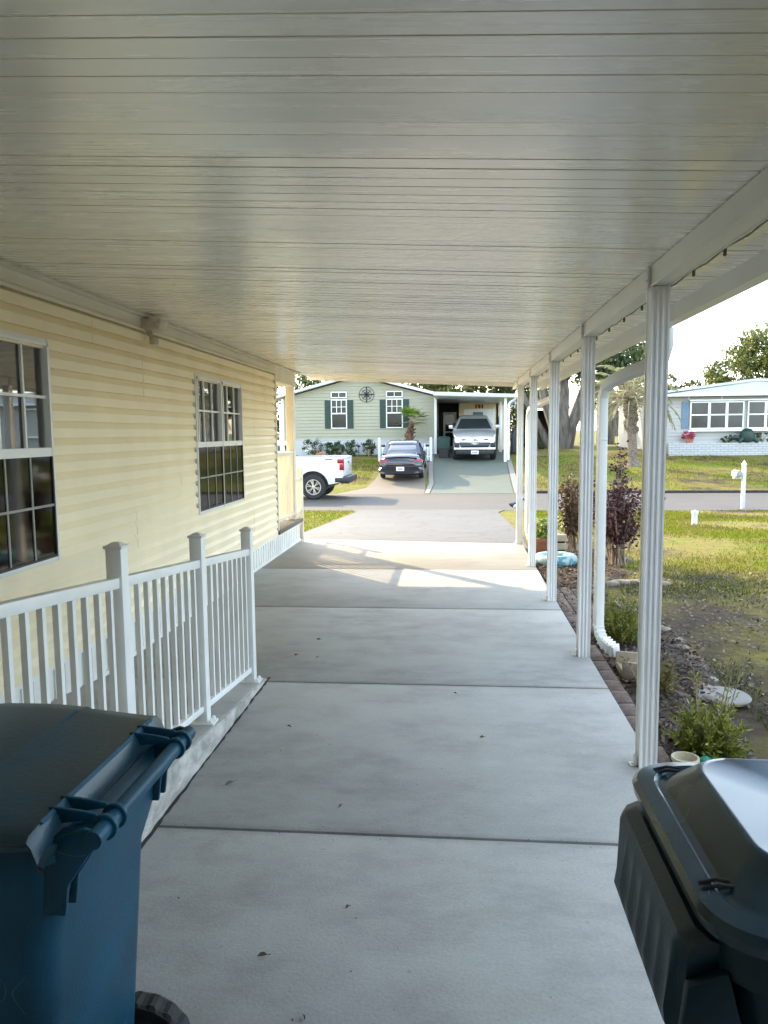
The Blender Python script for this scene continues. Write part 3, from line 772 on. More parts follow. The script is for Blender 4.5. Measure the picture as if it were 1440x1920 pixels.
# ------------------------------------------------------------------ ramp railing
rl = thing('ramp_railing', 'white metal railing with thin uprights along the ramp beside the house', 'railing', (-1.33, 4.7, 0))
RY = [4.70, 3.77, 2.84, 1.91, .98]
for y_ in RY:
    z0 = rz(y_); s = .032
    q = MB(); q.box(-1.33 - s, -1.33 + s, y_ - s, y_ + s, z0, z0 + 1.0)
    p = q.build('post', M['alumw'], rl, bevel=.003)
    q = MB(); q.box(-1.33 - s - .006, -1.33 + s + .006, y_ - s - .006, y_ + s + .006, z0 + .992, z0 + 1.004)
    q.hexa([(-1.33 - s, y_ - s, z0 + 1.004), (-1.33 + s, y_ - s, z0 + 1.004), (-1.33 + s, y_ + s, z0 + 1.004), (-1.33 - s, y_ + s, z0 + 1.004)], [(-1.345, y_ - .015, z0 + 1.016), (-1.315, y_ - .015, z0 + 1.016), (-1.315, y_ + .015, z0 + 1.016), (-1.345, y_ + .015, z0 + 1.016)])
    q.build('post_cap', M['alum'], p, bevel=.002)
    q = MB(); q.box(-1.40, -1.264, y_ - .045, y_ + .045, z0 + .001, z0 + .012)
    q.lathe([(.010, 0), (.010, .014), (.006, .018)], (-1.282, y_ - .028, z0 + .012), 8); q.lathe([(.010, 0), (.010, .014), (.006, .018)], (-1.282, y_ + .028, z0 + .012), 8)
    q.build('base_plate', M['alumw'], p)
for a, c in zip(RY[1:], RY[:-1]):
    a2, c2 = a + .032, c - .032
    q = MB(); q.tube([(-1.33, a2, rz(a2) + .855), (-1.33, c2, rz(c2) + .855)], 1, sq=(.045, .042)); q.build('top_rail', M['alumw'], rl, bevel=.004)
    q = MB(); q.tube([(-1.33, a2, rz(a2) + .085), (-1.33, c2, rz(c2) + .085)], 1, sq=(.034, .034)); q.build('bottom_rail', M['alumw'], rl, bevel=.003)
    n = 9
    for k in range(n):
        y_ = a2 + (c2 - a2) * (k + .5) / n
        q = MB(); q.box(-1.3405, -1.3195, y_ - .0105, y_ + .0105, rz(y_) + .10, rz(y_) + .836); q.build('baluster', M['alumw'], rl)

# ------------------------------------------------------------------ bins
def rrect(x0, x1, y0, y1, r, z, n=5):
    out = []
    for cx_, cy_, a0 in ((x1 - r, y0 + r, -90), (x1 - r, y1 - r, 0), (x0 + r, y1 - r, 90), (x0 + r, y0 + r, 180)):
        for k in range(n + 1):
            a = R(a0 + 90 * k / n); out.append((cx_ + r * math.cos(a), cy_ + r * math.sin(a), z))
    return out

def wheel(parent, x, y, zc, r, wd, mt, lug=True):
    n = 72; rings = []
    for rr, yy, l in ((.62, -.5, 0), (.70, -.42, 0), (.93, -.5, 0), (1, -.34, 1), (1, 0, 1), (1, .34, 1), (.93, .5, 0), (.70, .42, 0), (.62, .5, 0)):
        ring = []
        for k in range(n):
            a = 2 * math.pi * k / n; q = r * rr * (1 - (.045 if lug and l and (k % 4 < 2) else 0))
            ring.append((x + q * math.cos(a), y + yy * wd, zc + q * math.sin(a)))
        rings.append(ring)
    m_ = MB(); m_.loft(rings, cap=True); o = m_.build('wheel', mt, parent)
    h = MB(); h.lathe([(.02, -.55 * wd), (r * .2, -.52 * wd), (r * .22, -.40 * wd), (r * .60, -.36 * wd), (r * .62, .36 * wd), (r * .22, .40 * wd), (r * .2, .52 * wd), (.02, .55 * wd)], (x, y, zc), 24, 'y')
    h.build('hub', M['blackpl'], o)
    return o

bb = thing('wheeled_bin', 'dark blue wheeled bin with faded crowned lid, its handle bar turned to the driveway', 'bin', (-.98, 1.41, 0), (0, 0, 0), local=True)
mb = MB()
mb.loft([rrect(-.20, .215, -.185, .185, .05, .045), rrect(-.205, .225, -.19, .19, .05, .10), rrect(-.262, .262, -.222, .222, .05, .70), rrect(-.285, .292, -.238, .238, .05, .80), rrect(-.287, .295, -.24, .24, .05, .885), rrect(-.305, .30, -.258, .258, .05, .89), rrect(-.305, .30, -.258, .258, .05, .925)])
body = mb.build('body', M['blue_bin'], bb, smooth=True)
for sy in (-1, 1):
    mb = MB()
    for yy in (.185, .222):
        mb.prism([(.262, sy * yy, .79), (.305, sy * yy, .79), (.312, sy * yy, .845), (.350, sy * yy, .900), (.372, sy * yy, .922), (.372, sy * yy, .945), (.345, sy * yy, .952), (.28, sy * yy, .925)], (0, sy * .010, 0))
    lo, hi = sorted((sy * .19, sy * .226)); mb.box(.262, .298, lo, hi, .82, .90)
    mb.hexa([(.28, lo, .88), (.345, lo, .90), (.345, hi, .90), (.28, hi, .88)], [(.28, lo, .93), (.36, lo, .945), (.36, hi, .945), (.28, hi, .93)])
    mb.build('handle_bracket', M['blue_bin'], bb, bevel=.003)
mb = MB(); mb.tube([(.363, -.236, .933), (.363, .236, .933)], .0165, 16); mb.build('handle_bar', M['blue_bin'], bb, smooth=True)
# lid
prof = [(-.385, .895), (-.392, .920), (-.365, .945), (-.28, .968), (-.10, .990), (.02, .991), (.094, .986), (.104, .986), (.112, .981), (.262, .961), (.272, .963), (.280, .953), (.290, .925), (.30, .921)]
ysx = [(-.278, -.055), (-.282, -.030), (-.272, -.010), (-.235, -.002), (-.215, 0), (-.1, .004), (0, .006), (.1, .004), (.215, 0), (.235, -.002), (.272, -.010), (.282, -.030), (.278, -.055)]
mb = MB()
rows = [[(x, y, z + dz * (1 if x < .26 else .4)) for y, dz in ysx] for x, z in prof]
mb.strip(rows)
mb.strip([[(x, y, z + dz * (1 if x < .26 else .4) - .006) for y, dz in ysx][::-1] for x, z in prof])
lid = mb.build('lid', M['blue_lid'], bb, smooth=True)
for sy in (-1, 1):
    y0 = sy * .168
    mb = MB()
    for d in (-.020, .020):
        mb.prism([(.262, y0 + d - .004, .935), (.262, y0 + d - .004, .968), (.32, y0 + d - .004, .962), (.350, y0 + d - .004, .957), (.350, y0 + d - .004, .948), (.30, y0 + d - .004, .940)], (0, .008, 0))
        mb.tube([(.363, y0 + d - .005, .933), (.363, y0 + d + .005, .933)], .024, 18)
    mb.build('hinge', M['blue_bin'], lid, bevel=.002)
mb = MB(); mb.strip([[(.266, y_, .9635), (.272, y_, .966), (.278, y_, .960)] for y_ in (-.236, -.1, 0, .1, .236)]); mb.strip([[(.099, y_, .9875), (.103, y_, .9892), (.107, y_, .9868)] for y_ in (-.215, -.1, 0, .1, .215)]); mb.build('lid_ridge_highlights', M['blue_bin'], lid, smooth=True)  # bluer strips along the ridges stand in for crest highlights
for sy in (-1, 1): wheel(bb, .215, sy * .235, .132, .132, .055, M['rubber'])
mb = MB(); mb.tube([(.215, -.23, .132), (.215, .23, .132)], .012, 10); mb.build('axle', M['cable'], bb)

rb_ = thing('wheeled_bin', 'dark teal wheeled bin with glossy raised lid and ribbed lift lip beside the post', 'bin', (.66, 1.19, 0), (0, 0, 0), local=True)
mb = MB()
mb.loft([rrect(-.20, .20, -.185, .185, .05, .045), rrect(-.205, .205, -.19, .19, .05, .10), rrect(-.258, .262, -.222, .222, .06, .70), rrect(-.285, .285, -.238, .238, .07, .80), rrect(-.287, .29, -.238, .238, .07, .885), rrect(-.312, .31, -.252, .252, .08, .895), rrect(-.312, .31, -.252, .252, .08, .955), rrect(-.300, .30, -.240, .240, .08, .965)])
mb.build('body', M['teal_bin'], rb_, smooth=True)
mb = MB()
mb.loft([rrect(-.318, .33, -.255, .255, .085, .948, 8), rrect(-.332, .335, -.266, .266, .09, .956, 8), rrect(-.335, .335, -.268, .268, .09, .972, 8), rrect(-.328, .33, -.262, .262, .09, .982, 8), rrect(-.302, .32, -.240, .240, .085, .986, 8), rrect(-.296, .315, -.234, .234, .085, .981, 8), rrect(-.284, .31, -.224, .224, .08, .983, 8), rrect(-.243, .29, -.182, .178, .065, 1.028, 8), rrect(-.238, .287, -.178, .174, .065, 1.031, 8), rrect(-.230, .282, -.171, .167, .062, 1.0305, 8), rrect(-.140, .22, -.10, .096, .05, 1.017, 8), rrect(-.06, .16, -.05, .046, .03, 1.015, 8)])
lid2 = mb.build('lid', M['teal_lid'], rb_, smooth=True)
for y_, x0 in ((-.15, -.330), (.215, -.30)):
    mb = MB()
    for d in (-.007, .007):
        mb.tube([(x0 + .012, y_ + d, .984), (x0 + .035, y_ + d, .990), (x0 + .060, y_ + d, .988)], .0028, 8)
    mb.build('hinge_pin', M['blackpl'], lid2)
# lift lip: a ribbed apron standing off the front wall
mb = MB()
rows = []
nn = 56
for k in range(nn + 1):
    y_ = -.200 + .395 * k / nn
    t_ = (k % 8) / 8; rib = .0 if (k < 4 or k > 44) else .007 * max(0, 1 - abs(t_ - .5) * 3)
    e_ = .012 * max(0, (abs(y_) - .17) / .03)
    rows.append([(-.300, y_, .930), (-.330 + e_, y_, .936), (-.352 + e_, y_, .926), (-.360 + e_, y_, .912), (-.361 + e_ - rib * .25, y_, .885), (-.364 + e_ - rib, y_, .815), (-.368 + e_, y_, .790), (-.345, y_, .772), (-.262, y_, .745)])
mb.strip(rows)
for rw in (rows[0], rows[-1]): mb.add(rw, [tuple(range(len(rw)))])
lip = mb.build('lift_lip', M['teal_bin'], rb_, smooth=True)
mb = MB(); mb.prism([(-.30, -.204, .905), (-.352, -.200, .880), (-.362, -.202, .79), (-.335, -.214, .715), (-.318, -.218, .728), (-.295, -.222, .70), (-.262, -.222, .745)], (0, -.018, 0)); mb.build('corner_flap', M['teal_bin'], rb_, bevel=.004)
for sy in (-1, 1): wheel(rb_, .235, sy * .225, .132, .132, .055, M['rubber'])
mb = MB(); mb.tube([(.235, -.22, .132), (.235, .22, .132)], .012, 10); mb.build('axle', M['cable'], rb_)
mb = MB(); mb.tube([(.355, -.23, .935), (.355, .23, .935)], .0165, 12); mb.box(.29, .36, -.24, -.22, .91, .95); mb.box(.29, .36, .22, .24, .91, .95); mb.build('handle_bar', M['teal_bin'], rb_, smooth=True)

# ------------------------------------------------------------------ foliage helpers
def quads_obj(name, C_, U_, V_, mat, parent=None, pointed=True):
    """many small leaf faces: centres C_, half-axes U_ (long) and V_ (wide)"""
    n = len(C_)
    P = np.empty((n, 4, 3), dtype=np.float64)
    P[:, 0] = C_ - U_; P[:, 1] = C_ + V_ - U_ * (.1 if pointed else 1); P[:, 2] = C_ + U_; P[:, 3] = C_ - V_ - U_ * (.1 if pointed else -1)
    if not pointed:
        P[:, 0] = C_ - U_ - V_; P[:, 1] = C_ + U_ - V_; P[:, 2] = C_ + U_ + V_; P[:, 3] = C_ - U_ + V_
    P = P.reshape(-1, 3)
    off = ORIG[parent.name] if parent is not None else Vector((0, 0, 0))
    P = P - np.array(off)
    me = bpy.data.meshes.new(name)
    me.vertices.add(4 * n); me.vertices.foreach_set('co', P.ravel())
    me.loops.add(4 * n); me.loops.foreach_set('vertex_index', np.arange(4 * n))
    me.polygons.add(n); me.polygons.foreach_set('loop_start', np.arange(0, 4 * n, 4))
    me.update(calc_edges=True); me.validate()
    me.materials.append(mat)
    o = bpy.data.objects.new(name, me); col.objects.link(o)
    ORIG[o.name] = off
    if parent is not None: o.parent = parent
    return o

def unit(n):
    v = RNG.normal(size=(n, 3)); return v / np.linalg.norm(v, axis=1, keepdims=True)

def blob_points(blobs, clump=None):
    """points spread through ellipsoids, thicker near the shell, gathered in clumps with gaps"""
    out = []
    for c, r, n in blobs:
        c = np.array(c); r = np.array(r if hasattr(r, '__len__') else (r, r, r))
        if clump:
            k = max(4, n // clump)
            cc = unit(k) * (RNG.uniform(.45, 1.0, (k, 1)) ** .6)
            idx = RNG.integers(0, k, n)
            p = cc[idx] + RNG.normal(size=(n, 3)) * .13
        else:
            p = unit(n) * (RNG.uniform(.1, 1.0, (n, 1)) ** .5)
        out.append(c + p * r)
    return np.concatenate(out)

def leaves(name, blobs, size, mat, parent, clump=30, aspect=.5):
    p = blob_points(blobs, clump); n = len(p)
    u = unit(n); v = np.cross(u, unit(n)); v /= np.linalg.norm(v, axis=1, keepdims=True) + 1e-9
    s = size * RNG.uniform(.6, 1.35, (n, 1))
    return quads_obj(name, p, u * s, v * s * aspect, mat, parent)

def tree(name, label, loc, limbs, blobs, size, mat, bark=None, group=None, clump=40):
    t = thing(name, label, 'tree', loc, group=group)
    q = MB()
    for path, rr in limbs:
        q.tube([Vector(loc) + Vector(p) for p in path], rr, 10)
    q.build('trunk', bark or M['bark'], t, smooth=True)
    leaves('crown', [((loc[0] + c[0], loc[1] + c[1], loc[2] + c[2]), r, n) for c, r, n in blobs], size, mat, t, clump)
    return t

def sprig_bush(name, label, cat, loc, r, h, n, mat, lean=(0, 0), spikes=(), group=None, seg=30, leaf=.015):
    """low conifer-like shrub: feathery sprays fanning up and out from the base"""
    t = thing(name, label, cat, loc, group=group)
    L = np.array(loc); C_ = []; U_ = []; V_ = []
    stems = MB()
    sprays = []
    for k in range(n):
        a = random.uniform(0, 2 * math.pi); el = random.uniform(.15, 1.0)
        d = Vector((math.cos(a) * r * (1.15 - .55 * el) * random.uniform(.5, 1.1), math.sin(a) * r * (1.15 - .55 * el) * random.uniform(.5, 1.1), h * el * random.uniform(.6, 1.0)))
        sprays.append(d + Vector((lean[0] * el, lean[1] * el, 0)))
    sprays += [Vector(s) for s in spikes]
    for d in sprays:
        mid = Vector((d.x * .65, d.y * .65, d.z * .45))
        path = [Vector(loc).lerp(Vector(loc) + mid, t_ / 4) for t_ in range(5)] + [(Vector(loc) + mid).lerp(Vector(loc) + d, t_ / 4) for t_ in range(1, 5)]
        if random.random() < .35 or d in sprays[-len(spikes):]: stems.tube([path[0], path[4], path[8]], [.006, .004, .0015], 5)
        tdir = np.array((d - mid).normalized())
        for s in range(seg):
            f = random.uniform(.2, 1.0)
            i = min(7, int(f * 8)); p = path[i].lerp(path[i + 1], f * 8 - i)
            o = unit(1)[0]; u = tdir * .8 + o * .75; u /= np.linalg.norm(u)
            v = np.cross(u, unit(1)[0]); v /= np.linalg.norm(v) + 1e-9
            sz = leaf * random.uniform(.7, 1.5)
            C_.append(np.array(p) + u * sz + unit(1)[0] * .012); U_.append(u * sz); V_.append(v * sz * .30)
    quads_obj('foliage', np.array(C_), np.array(U_), np.array(V_), mat, t)
    if stems.v: stems.build('stems', M['twig'], t)
    return t

# ------------------------------------------------------------------ garden strip beside the slab
mb = MB()
bedL = [(.966, -3), (.966, 11.2)]
rows = []
for i in range(90):
    y_ = -3 + 14.2 * i / 89
    xr = 1.72 + .16 * math.sin(y_ * 1.3) + (.55 if y_ > 8.6 else 0) * min(1, max(0, (y_ - 8.2)))
    rows.append([(.966 + (xr - .966) * j / 8, y_, zt(y_) + .022 + .02 * math.sin(j * 1.9 + y_ * 5) * (0 < j < 8) + random.uniform(-.008, .008) - (.03 if j == 8 else 0)) for j in range(9)])
mb.strip(rows); struct(mb.build('garden_bed', M['mulch'], smooth=True))
# mulch chips
n = 15000
p = np.stack([RNG.uniform(.98, 2.0, n), RNG.uniform(1.0, 11.0, n), np.zeros(n)], 1)
p = p[(p[:, 0] < 1.66 + .16 * np.sin(p[:, 1] * 1.3) + np.where(p[:, 1] > 8.8, .45, 0))]
p[:, 2] = np.interp(p[:, 1], TY, TZ) + RNG.uniform(.028, .058, len(p))
n = len(p); a = RNG.uniform(0, 2 * np.pi, n)
u = np.stack([np.cos(a), np.sin(a), RNG.normal(size=n) * .35], 1); v = np.stack([-np.sin(a), np.cos(a), RNG.normal(size=n) * .5], 1)
s = RNG.uniform(.006, .022, (n, 1))
o = quads_obj('mulch_chips', p, u * s, v * s * .38, M['chips'], None, False); o['kind'] = 'stuff'

# brick pavers, a short path and an edging course
pav = 0
def paver(x0, x1, y0, y1, z1, label, group):
    global pav
    q = MB(); j = lambda: random.uniform(-.004, .004)
    c = ((x0 + x1) / 2, (y0 + y1) / 2, z1 - .06)
    t1 = [(x0 + j(), y0 + j(), z1 + j()), (x1 + j(), y0 + j(), z1 + j()), (x1 + j(), y1 + j(), z1 + j()), (x0 + j(), y1 + j(), z1 + j())]
    q.hexa([(x, y, z - .06) for x, y, z in t1], t1)
    o = q.build('brick_paver', M['brick'], None, bevel=.006)
    origin_to(o, c); tag(o, label, 'paver', group); pav += 1
for i in range(9):
    for j_ in range(3):
        y0 = 6.15 + i * .205; x0 = .985 + j_ * .112
        paver(x0, x0 + .104, y0 + (.1 if j_ % 2 else 0), y0 + .196 + (.1 if j_ % 2 else 0), -.028, 'brown brick paver laid in the small path beside the slab, behind the second visible post', 'pavers of the small brick path')
for i in range(16):
    y0 = 2.45 + i * .212
    paver(.975, 1.075, y0, y0 + .204, -.018, 'brown brick of the single edging row between the slab and the mulch', 'edging bricks along the slab')

# irregular border stones between bed and lawn
def stone(x, y, sx, sy, sz, label, group, mat=None, rot=None):
    bm = bmesh.new(); bmesh.ops.create_icosphere(bm, subdivisions=2, radius=1)
    for v_ in bm.verts:
        c = v_.co; q = Vector([math.copysign(abs(k) ** .6, k) for k in c])
        q *= random.uniform(.9, 1.06); v_.co = q
    me = bpy.data.meshes.new('border_stone'); 
    bmesh.ops.scale(bm, vec=(sx, sy, sz), verts=bm.verts); bmesh.ops.translate(bm, vec=(0, 0, sz * .55), verts=bm.verts)
    bm.to_mesh(me); bm.free(); me.shade_smooth(); me.set_sharp_from_angle(angle=R(40)); me.materials.append(mat or M['stone'])
    o = bpy.data.objects.new('border_stone', me); col.objects.link(o); o.location = (x, y, zt(y) + .0); o.rotation_euler = (0, 0, rot if rot is not None else random.uniform(-.5, .5))
    tag(o, label, 'stone', group); return o
gl_ = 'rough grey-tan border stones between mulch and lawn'
for i in range(17):
    y_ = 4.7 + i * .25
    stone(1.60 + .16 * math.sin(y_ * 1.3) + random.uniform(-.03, .03), y_, random.uniform(.035, .075), random.uniform(.06, .12), random.uniform(.012, .04), 'rough grey-tan border stone in the row between the mulch and the lawn', gl_)
for i in range(5):
    t_ = i / 4
    stone(1.70 + .55 * t_, 8.45 + .12 * math.sin(t_ * 3), .11, .05, .032, 'rough pale stone in the short row crossing towards the lawn below the plum shrub', 'border stones crossing below the plum shrub', rot=.1)

# round stepping pad
mb = MB(); mb.lathe([(.0, 0), (.165, 0), (.17, .012), (.162, .02), (0, .022)], (1.67, 4.80, zt(4.8) + .024), 36)
o = mb.build('stepping_stone', M['kerb'], None, smooth=True); origin_to(o, (1.67, 4.80, zt(4.8) + .024)); tag(o, 'round pale concrete stepping stone in the mulch behind the front juniper', 'stepping stone')

sprig_bush('juniper', 'green feathery juniper nearest the camera, with two long upright sprays', 'shrub', (1.30, 3.92, -.05), .20, .30, 150, M['juniper'], spikes=[(.16, .12, .46), (.19, .10, .42), (-.05, .10, .42), (-.03, .12, .38), (.10, .05, .38)])
sprig_bush('juniper', 'small bronze-tipped juniper partly hidden behind the nearest post', 'shrub', (1.285, 4.85, -.05), .13, .27, 45, M['juniper2'], spikes=[(-.22, -.05, .24), (-.20, .0, .22), (.0, .05, .34)])
sprig_bush('juniper', 'dark green juniper behind the splash block beside the downspout', 'shrub', (1.30, 6.05, -.05), .22, .44, 170, M['juniper'], spikes=[(-.10, .05, .50), (.05, .05, .46)])

# upright shrubs
def cane_shrub(name, label, loc, canes, mat, leaf, n, z0, group=None):
    t = thing(name, label, 'shrub', loc, group=group)
    q = MB(); C_ = []
    for dx, dy, h in canes:
        a = Vector(loc) + Vector((random.uniform(-.09, .09), random.uniform(-.09, .09), 0)); e = Vector(loc) + Vector((dx, dy, h))
        mid = a.lerp(e, .5) + Vector((-dx * .18, -dy * .18, 0)) + Vector((random.uniform(-.03, .03), random.uniform(-.03, .03), 0))
        pts = []
        for k in range(9):
            f = k / 8; pts.append(a * (1 - f) ** 2 + mid * 2 * f * (1 - f) + e * f * f)
        q.tube(pts, [.011 * (1 - .8 * k / 8) + .001 for k in range(9)], 6)
        for k in range(n):
            f = random.uniform(z0, 1.0) ** .85; p = a * (1 - f) ** 2 + mid * 2 * f * (1 - f) + e * f * f
            C_.append(np.array(p) + RNG.normal(size=3) * np.array((.065, .065, .05)) * (1.15 - .5 * f))
    q.build('stems', M['twig'], t)
    C_ = np.array(C_); m_ = len(C_); u = unit(m_); u[:, 2] = u[:, 2] * .5 + .25; u /= np.linalg.norm(u, axis=1, keepdims=True); v = np.cross(u, unit(m_)); v /= np.linalg.norm(v, axis=1, keepdims=True) + 1e-9
    s = leaf * RNG.uniform(.6, 1.3, (m_, 1))
    quads_obj('foliage', C_, u * s, v * s * .55, mat, t)
    return t
cs = []
for k in range(30):
    a = random.uniform(0, 2 * math.pi); r_ = random.uniform(.10, .56)
    cs.append((r_ * math.cos(a), r_ * math.sin(a), random.uniform(.72, 1.12)))
cs += [(.02, .02, 1.50), (.05, -.02, 1.42), (-.02, .03, 1.30), (.03, .05, 1.22)]
cane_shrub('plum_shrub', 'tall dark purple-leaved shrub with bare pale stems and one high shoot', (2.02, 9.65, -.06), cs, M['plum'], .028, 100, .30)
cs = []
for k in range(22):
    a = random.uniform(0, 2 * math.pi); r_ = random.uniform(.04, .26)
    cs.append((r_ * math.cos(a), r_ * math.sin(a), random.uniform(.55, 1.10)))
cane_shrub('red_leaf_shrub', 'smaller red and green leaved shrub behind the third visible post', (1.60, 10.75, -.06), cs, M['redgreen'], .026, 95, .28)
# splash block
sp = MB()
a0, a1 = Vector((1.085, 5.20, -.03)), Vector((1.53, 5.16, -.05))
sp.hexa([(1.12, 5.10, -.06), (1.36, 5.07, -.07), (1.36, 5.33, -.07), (1.12, 5.30, -.06)], [(1.12, 5.10, .012), (1.36, 5.07, -.035), (1.36, 5.33, -.035), (1.12, 5.30, .012)])
sp.hexa([(1.12, 5.085, -.06), (1.36, 5.05, -.07), (1.36, 5.075, -.07), (1.12, 5.11, -.06)], [(1.12, 5.085, .075), (1.36, 5.05, .06), (1.36, 5.075, .06), (1.12, 5.11, .075)])
sp.hexa([(1.12, 5.295, -.06), (1.36, 5.33, -.07), (1.36, 5.355, -.07), (1.12, 5.32, -.06)], [(1.12, 5.295, .085), (1.36, 5.33, .065), (1.36, 5.355, .065), (1.12, 5.32, .085)])
o = sp.build('splash_block', M['tanblock'], None, bevel=.005); origin_to(o, (1.3, 5.2, -.06)); tag(o, 'tan concrete splash block under the nearer downspout elbow', 'splash block')
# small pot and green watering rose behind the right bin
pt = MB(); pt.lathe([(.0, 0), (.048, 0), (.060, .07), (.066, .072), (.066, .088), (.056, .088), (.052, .05), (0, .045)], (1.125, 3.70, -.065), 28)
o = pt.build('plant_pot', M['beige'], None, smooth=True); origin_to(o, (1.125, 3.72, -.055)); tag(o, 'small empty beige pot on the mulch just beyond the teal bin', 'pot')
pt = MB(); pt.lathe([(.0, 0), (.028, .006), (.034, .03), (.028, .05), (.012, .06), (0, .062)], (1.235, 3.74, -.05), 18); pt.tube([(1.235, 3.74, -.01), (1.275, 3.74, .0), (1.295, 3.75, -.02)], .007, 8)
o = pt.build('watering_can', M['greenpl'], None, smooth=True); origin_to(o, (1.235, 3.74, -.05)); tag(o, 'small green plastic garden piece beside the beige pot', 'watering can')
# turquoise ring planter, terracotta pot, stacked blocks
pt = MB(); rings = []
for k in range(28):
    a = 2 * math.pi * k / 28; cx_, cy_ = 1.27, 9.70
    rings.append([(cx_ + (.20 + .075 * math.cos(t_)) * math.cos(a), cy_ + (.20 + .075 * math.cos(t_)) * math.sin(a), zt(9.7) + .09 + .075 * math.sin(t_)) for t_ in [2 * math.pi * q / 12 for q in range(12)]])
pt.loft(rings + [rings[0]], cap=False)
rp_ = thing('ring_planter', 'low round planter ring mottled turquoise and white in the garden strip', 'planter', (1.27, 9.70, zt(9.7)))
pt.build('ring', M['turq'], rp_, smooth=True)
q = MB(); q.lathe([(0, .05), (.16, .055), (0, .10)], (1.27, 9.70, zt(9.7)), 18); q.build('soil', M['mulch'], rp_)
tp = thing('potted_plant', 'terracotta pot with a bright green leafy plant between two far posts', 'potted plant', (1.20, 10.55, zt(10.5)))
q = MB(); q.lathe([(0, 0), (.10, 0), (.15, .20), (.16, .20), (.16, .24), (.14, .24), (.12, .18), (0, .17)], (1.20, 10.55, zt(10.5) + .02), 24); q.build('pot', M['terra'], tp, smooth=True)
leaves('foliage', [((1.20, 10.55, zt(10.5) + .36), (.13, .13, .16), 260)], .035, M['fanleaf'], tp, None)
bs = thing('stacked_blocks', 'stack of beige cast blocks with dark gaps beside the red-leaved shrub', 'blocks', (1.42, 10.35, zt(10.3)))
for k in range(3):
    q = MB(); q.box(1.35, 1.49, 10.28, 10.42, zt(10.3) + .012 + k * .115, zt(10.3) + .10 + k * .115); q.build('block', M['beige'], bs, bevel=.006)
    if k < 2:
        q = MB(); q.box(1.37, 1.47, 10.30, 10.40, zt(10.3) + .10 + k * .115, zt(10.3) + .127 + k * .115); q.build('spacer', M['dark'], bs)

# ------------------------------------------------------------------ lawn blades and litter (nobody could count them)
def blades(name, n, x0, x1, y0, y1, h, mat, keep):
    p = np.stack([RNG.uniform(x0, x1, n), RNG.uniform(y0, y1, n)], 1)
    p = p[keep(p)]; n = len(p)
    z = np.interp(p[:, 1], TY, TZ)
    c = np.column_stack([p, z])
    a = RNG.uniform(0, 2 * np.pi, n)
    hh = h * RNG.uniform(.5, 1.3, n)
    u = np.column_stack([RNG.normal(size=n) * .35, RNG.normal(size=n) * .35, np.ones(n)]) * (hh / 2)[:, None]
    v = np.column_stack([np.cos(a), np.sin(a), np.zeros(n)]) * (.004 + .0003 * p[:, 1])[:, None]
    o = quads_obj(name, c + u, u, v, mat); o['kind'] = 'stuff'; return o
def lawnblade():
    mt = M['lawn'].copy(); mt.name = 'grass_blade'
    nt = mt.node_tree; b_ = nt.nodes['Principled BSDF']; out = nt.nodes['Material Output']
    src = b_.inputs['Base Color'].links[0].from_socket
    hs = nt.nodes.new('ShaderNodeMix'); hs.data_type = 'RGBA'; hs.inputs['Factor'].default_value = .45; hs.inputs[7].default_value = (.11, .155, .008, 1)
    nlink(nt, src, hs.inputs[6]); nlink(nt, hs.outputs[2], b_.inputs['Base Color'])
    for l in list(b_.inputs['Normal'].links): nt.links.remove(l)
    t_ = nt.nodes.new('ShaderNodeBsdfTranslucent'); nlink(nt, hs.outputs[2], t_.inputs['Color'])
    ms = nt.nodes.new('ShaderNodeMixShader'); ms.inputs[0].default_value = .55
    nlink(nt, b_.outputs[0], ms.inputs[1]); nlink(nt, t_.outputs[0], ms.inputs[2]); nlink(nt, ms.outputs[0], out.inputs['Surface'])
    return mt
M['blade'] = lawnblade()
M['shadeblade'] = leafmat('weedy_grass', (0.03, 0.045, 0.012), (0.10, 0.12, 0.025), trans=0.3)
patch = lambda p: (np.sin(p[:, 0] * 1.7 + 1.3 * np.sin(p[:, 1] * .9)) + np.sin(p[:, 1] * 1.3 + .6 * p[:, 0]) + RNG.normal(size=len(p)) * .7 > -.5)
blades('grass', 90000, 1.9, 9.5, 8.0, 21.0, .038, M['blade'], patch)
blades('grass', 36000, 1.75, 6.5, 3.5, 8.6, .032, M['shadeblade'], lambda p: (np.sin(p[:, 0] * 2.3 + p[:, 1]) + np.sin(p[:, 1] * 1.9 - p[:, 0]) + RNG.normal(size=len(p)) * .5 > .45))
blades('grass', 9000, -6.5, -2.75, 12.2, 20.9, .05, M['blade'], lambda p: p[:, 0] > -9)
blades('grass', 22000, 3.0, 17, 27.4, 37, .05, M['blade'], patch)
blades('grass', 9000, -9, -3.4, 29, 36, .05, M['blade'], lambda p: (p[:, 0] < -3.45))
n = 9000
p = np.stack([RNG.uniform(1.75, 6.0, n), RNG.uniform(3.0, 9.3, n)], 1); z = np.interp(p[:, 1], TY, TZ) + RNG.uniform(.008, .03, n)
c = np.column_stack([p, z]); a = RNG.uniform(0, 2 * np.pi, n)
u = np.stack([np.cos(a), np.sin(a), RNG.normal(size=n) * .3], 1); v = np.stack([-np.sin(a), np.cos(a), RNG.normal(size=n) * .4], 1); s = RNG.uniform(.007, .024, (n, 1))
o = quads_obj('leaf_litter', c, u * s, v * s * .5, M['litter']); o['kind'] = 'stuff'
n = 420
p = np.stack([RNG.uniform(-1.2, .9, n), RNG.uniform(1.7, 8.6, n), np.full(n, .0035)], 1)
jn = np.array(JY[2:]); near = RNG.uniform(size=n) < .55
p[near, 1] = jn[RNG.integers(0, len(jn), near.sum())] + RNG.normal(size=near.sum()) * .022
